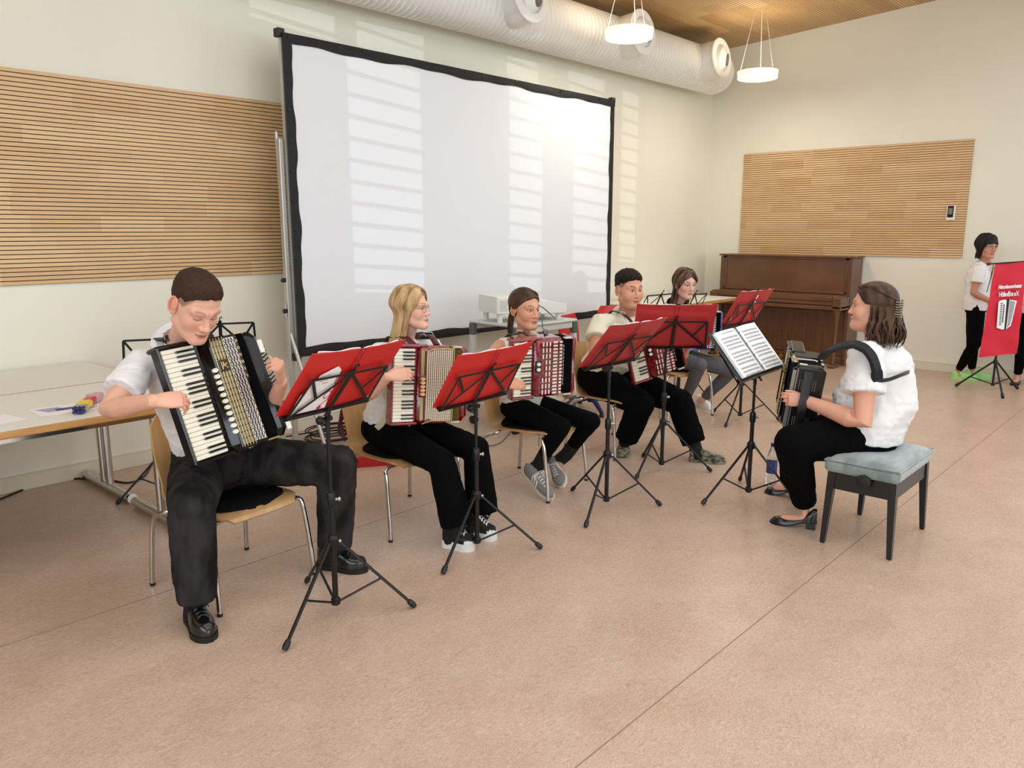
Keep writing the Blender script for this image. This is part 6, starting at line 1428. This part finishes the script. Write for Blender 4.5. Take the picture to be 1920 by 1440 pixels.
# padded strap of the conductor's accordion
top = acw(ac6, .30, .20, -.17)
pts = [PX(1540, 672, 4.06), PX(1556, 658, 4.03), PX(1582, 648, 4.03), PX(1610, 648, 4.02), PX(1631, 663, 3.98), PX(1642, 688, 3.96), PX(1644, 714, 3.97), PX(1637, 726, 4.0)]
nr = [A(0, 0, 1), A(0, 0, 1), A(0, 0, 1) - F0 * .2, A(0, 0, 1) - F0 * .5, -F0 * .8 + RT * .5 + A(0, 0, .4), -F0 * .8 + RT * .6, -F0 + RT * .3, -F0 + RT * .3]
strap(ac6, 'shoulder_strap', pts, nr, .066, mat('strap_padded', (16, 17, 20), .8), .022)
strap(ac6, 'back_strap', [PX(1644, 714, 3.96), PX(1665, 712, 3.96), PX(1690, 703, 4.02), PX(1703, 698, 4.12), PX(1706, 696, 4.25)], [-F0, -F0, -F0 * .8 + RT * .5, RT - F0 * .4, RT], .020, M_lea, .006)
strap(ac6, 'lower_strap', [PX(1560, 815, 4.16), PX(1580, 800, 4.13), PX(1597, 785, 4.12), PX(1603, 778, 4.14)], -F0, .034, M_lea, .006)

# ---- banner on its tripod
bc_ = A(9.12, 1.73, 0); M_ban = mat('banner_red', (206, 30, 52), .75, bump=.06, bs=60)
bn_ = thing('banner_stand', 'red fabric banner of the accordion orchestra on a black tripod at the right', 'banner', M4(None, bc_))
feet = [floor_at(1791, 726, 0), floor_at(1880, 748, 0), floor_at(1908, 731, 0)]; bc2 = floor_at(1860, 732, 0); hub = .30
mb = MB(); mb.cyl(bc2 + A(0, 0, .06), bc2 + A(0, 0, 1.26), .011, n=12); obj('pole', mb, M_stb, bn_, space='world'); mb = MB(); mb.lathe([(.015, hub - .02), (.024, hub), (.015, hub + .03)], c=bc2); mb.lathe([(.013, .05), (.02, .06), (.013, .08)], c=bc2); obj('tripod_hub', mb, M_stb, bn_, space='world')
for F in feet:
    d = unit(F - bc2); top_ = bc2 + A(0, 0, hub) + d * .02; mb = MB(); mb.tube([top_, F + A(0, 0, .014)], .0095, 10); lg = obj('leg', mb, M_stb, bn_, space='world'); ax = unit(F - top_)
    mb = MB(); mb.tube([F - ax * .05 + A(0, 0, .014), F + A(0, 0, .014)], .0155, 12); obj('rubber_foot', mb, M_plb, lg, space='world'); mb = MB(); mb.tube([bc2 + A(0, 0, .065), lerp(top_, F, .58)], .006, 6); obj('brace', mb, M_stb, bn_, space='world')
BTL, BTR, BBR, BBL = PX(1866, 494, 7.98), PX(1926, 490, 7.98), PX(1906, 663, 7.98), PX(1835, 670, 7.98)
nb_ = unit(np.cross(BTR - BTL, BTL - BBL)); nu_, nv_ = 22, 40; G = np.zeros((nu_, nv_, 3))
for i in range(nu_):
    for j in range(nv_):
        a, b2 = i / (nu_ - 1), j / (nv_ - 1); G[i, j] = lerp(lerp(BBL, BBR, a), lerp(BTL, BTR, a), b2) + nb_ * (.010 * math.sin(a * 7 + b2 * 3) * (1 - b2 * .6) + .004 * math.sin(b2 * 22 + a * 5))
fl_ = MB().grid(G, thick=.003); cl = obj('banner_cloth', fl_, M_ban, bn_, 60, space='world')
mb = MB(); mb.tube([BTL + (BTL - BTR) * .22, BTR + (BTR - BTL) * .05], .007, 8); mb.tube([BTL + (BTL - BTR) * .25, BTL + (BTL - BTR) * .17], .012, 8); obj('crossbar', mb, M_plb, bn_, space='world')
mb = MB(); mb.tube(curve([BTL + (BTL - BTR) * .05, BTL + A(.0, .0, -.1) + (BTL - BTR) * .08, PX(1851, 545, 7.98), PX(1849, 546, 7.98)], 4), .003, 6); mb.tube([PX(1864, 500, 8.0), PX(1851, 546, 7.98)], .003, 6); obj('cord', mb, M_plb, bn_, space='world')
def on_ban(a, b2, z=.014): return lerp(lerp(BBL, BBR, a), lerp(BTL, BTR, a), b2) + nb_ * z
M_wp = mat('print_white', (238, 236, 236), .7); M_gp = mat('print_grey', (120, 120, 124), .7)
ux = unit(BTR - BTL); uy = unit((BTL - BBL) - ux * ((BTL - BBL) @ ux)); 
uy2 = unit(BTL - BBL)
RB = np.stack([ux, np.cross(nb_, ux) * 1.0, nb_], 1)
for txt, sz, (a, b2) in (('Akkordeonorchester', .040, (.54, .745)), ('Höfen/Enz e.V.', .050, (.54, .665))):
    V_, F_ = text_mb(txt, sz, .0008, bold=.0012, space=.86); V_ *= A(.80, 1.35, 1); V_ = V_ @ RB.T + on_ban(a, b2, .018); mb = MB(); mb.add(V_, F_); k = obj('lettering', mb, M_wp, cl, 0, space='world')
mb = MB()
for b2 in (.69, .68, .67, .66): p, q = on_ban(.24, b2, .0145), on_ban(.84, b2, .0145); mb.tube([p, q], .0012, 4)
obj('stave_lines', mb, mat('print_dark_red', (90, 10, 24), .7), cl, 0, space='world')
def poly_b(mb, pts, z):
    P_ = [on_ban(a, b2, z) for a, b2 in pts]; n_ = len(P_); mb.add(P_ + [p + nb_ * .0008 for p in P_], [list(range(n_)), list(range(n_, 2 * n_))] + [[i, (i + 1) % n_, n_ + (i + 1) % n_, n_ + i] for i in range(n_)])
ma, mg_, mk_ = MB(), MB(), MB()
poly_b(ma, [(.27, .585), (.29, .60), (.44, .61), (.50, .60), (.55, .29), (.50, .285), (.33, .31)], .016); poly_b(ma, [(.58, .605), (.80, .585), (.72, .32), (.60, .285)], .016)
poly_b(mg_, [(.60, .595), (.76, .575), (.69, .34), (.62, .30)], .0175)
poly_b(mk_, [(.50, .61), (.58, .615), (.60, .285), (.55, .285)], .0165)
for i in range(12): b2 = .575 - .021 * i; poly_b(mk_, [(.335 + .004 * i, b2), (.40 + .004 * i, b2), (.40 + .004 * i, b2 - .009), (.335 + .004 * i, b2 - .009)], .0175)
poly_b(mk_, [(.43, .56), (.455, .56), (.485, .36), (.46, .36)], .0175)
for i in range(6): a = .62 + .024 * i; poly_b(ma, [(a, .59 - .003 * i), (a + .006, .59 - .003 * i), (a + .001, .32 + .01 * i), (a - .005, .32 + .01 * i)], .0185)
obj('accordion_print', ma, M_wp, cl, 0, space='world'); obj('accordion_print_bellows', mg_, M_gp, cl, 0, space='world'); obj('accordion_print_keys', mk_, M_kblk, cl, 0, space='world')
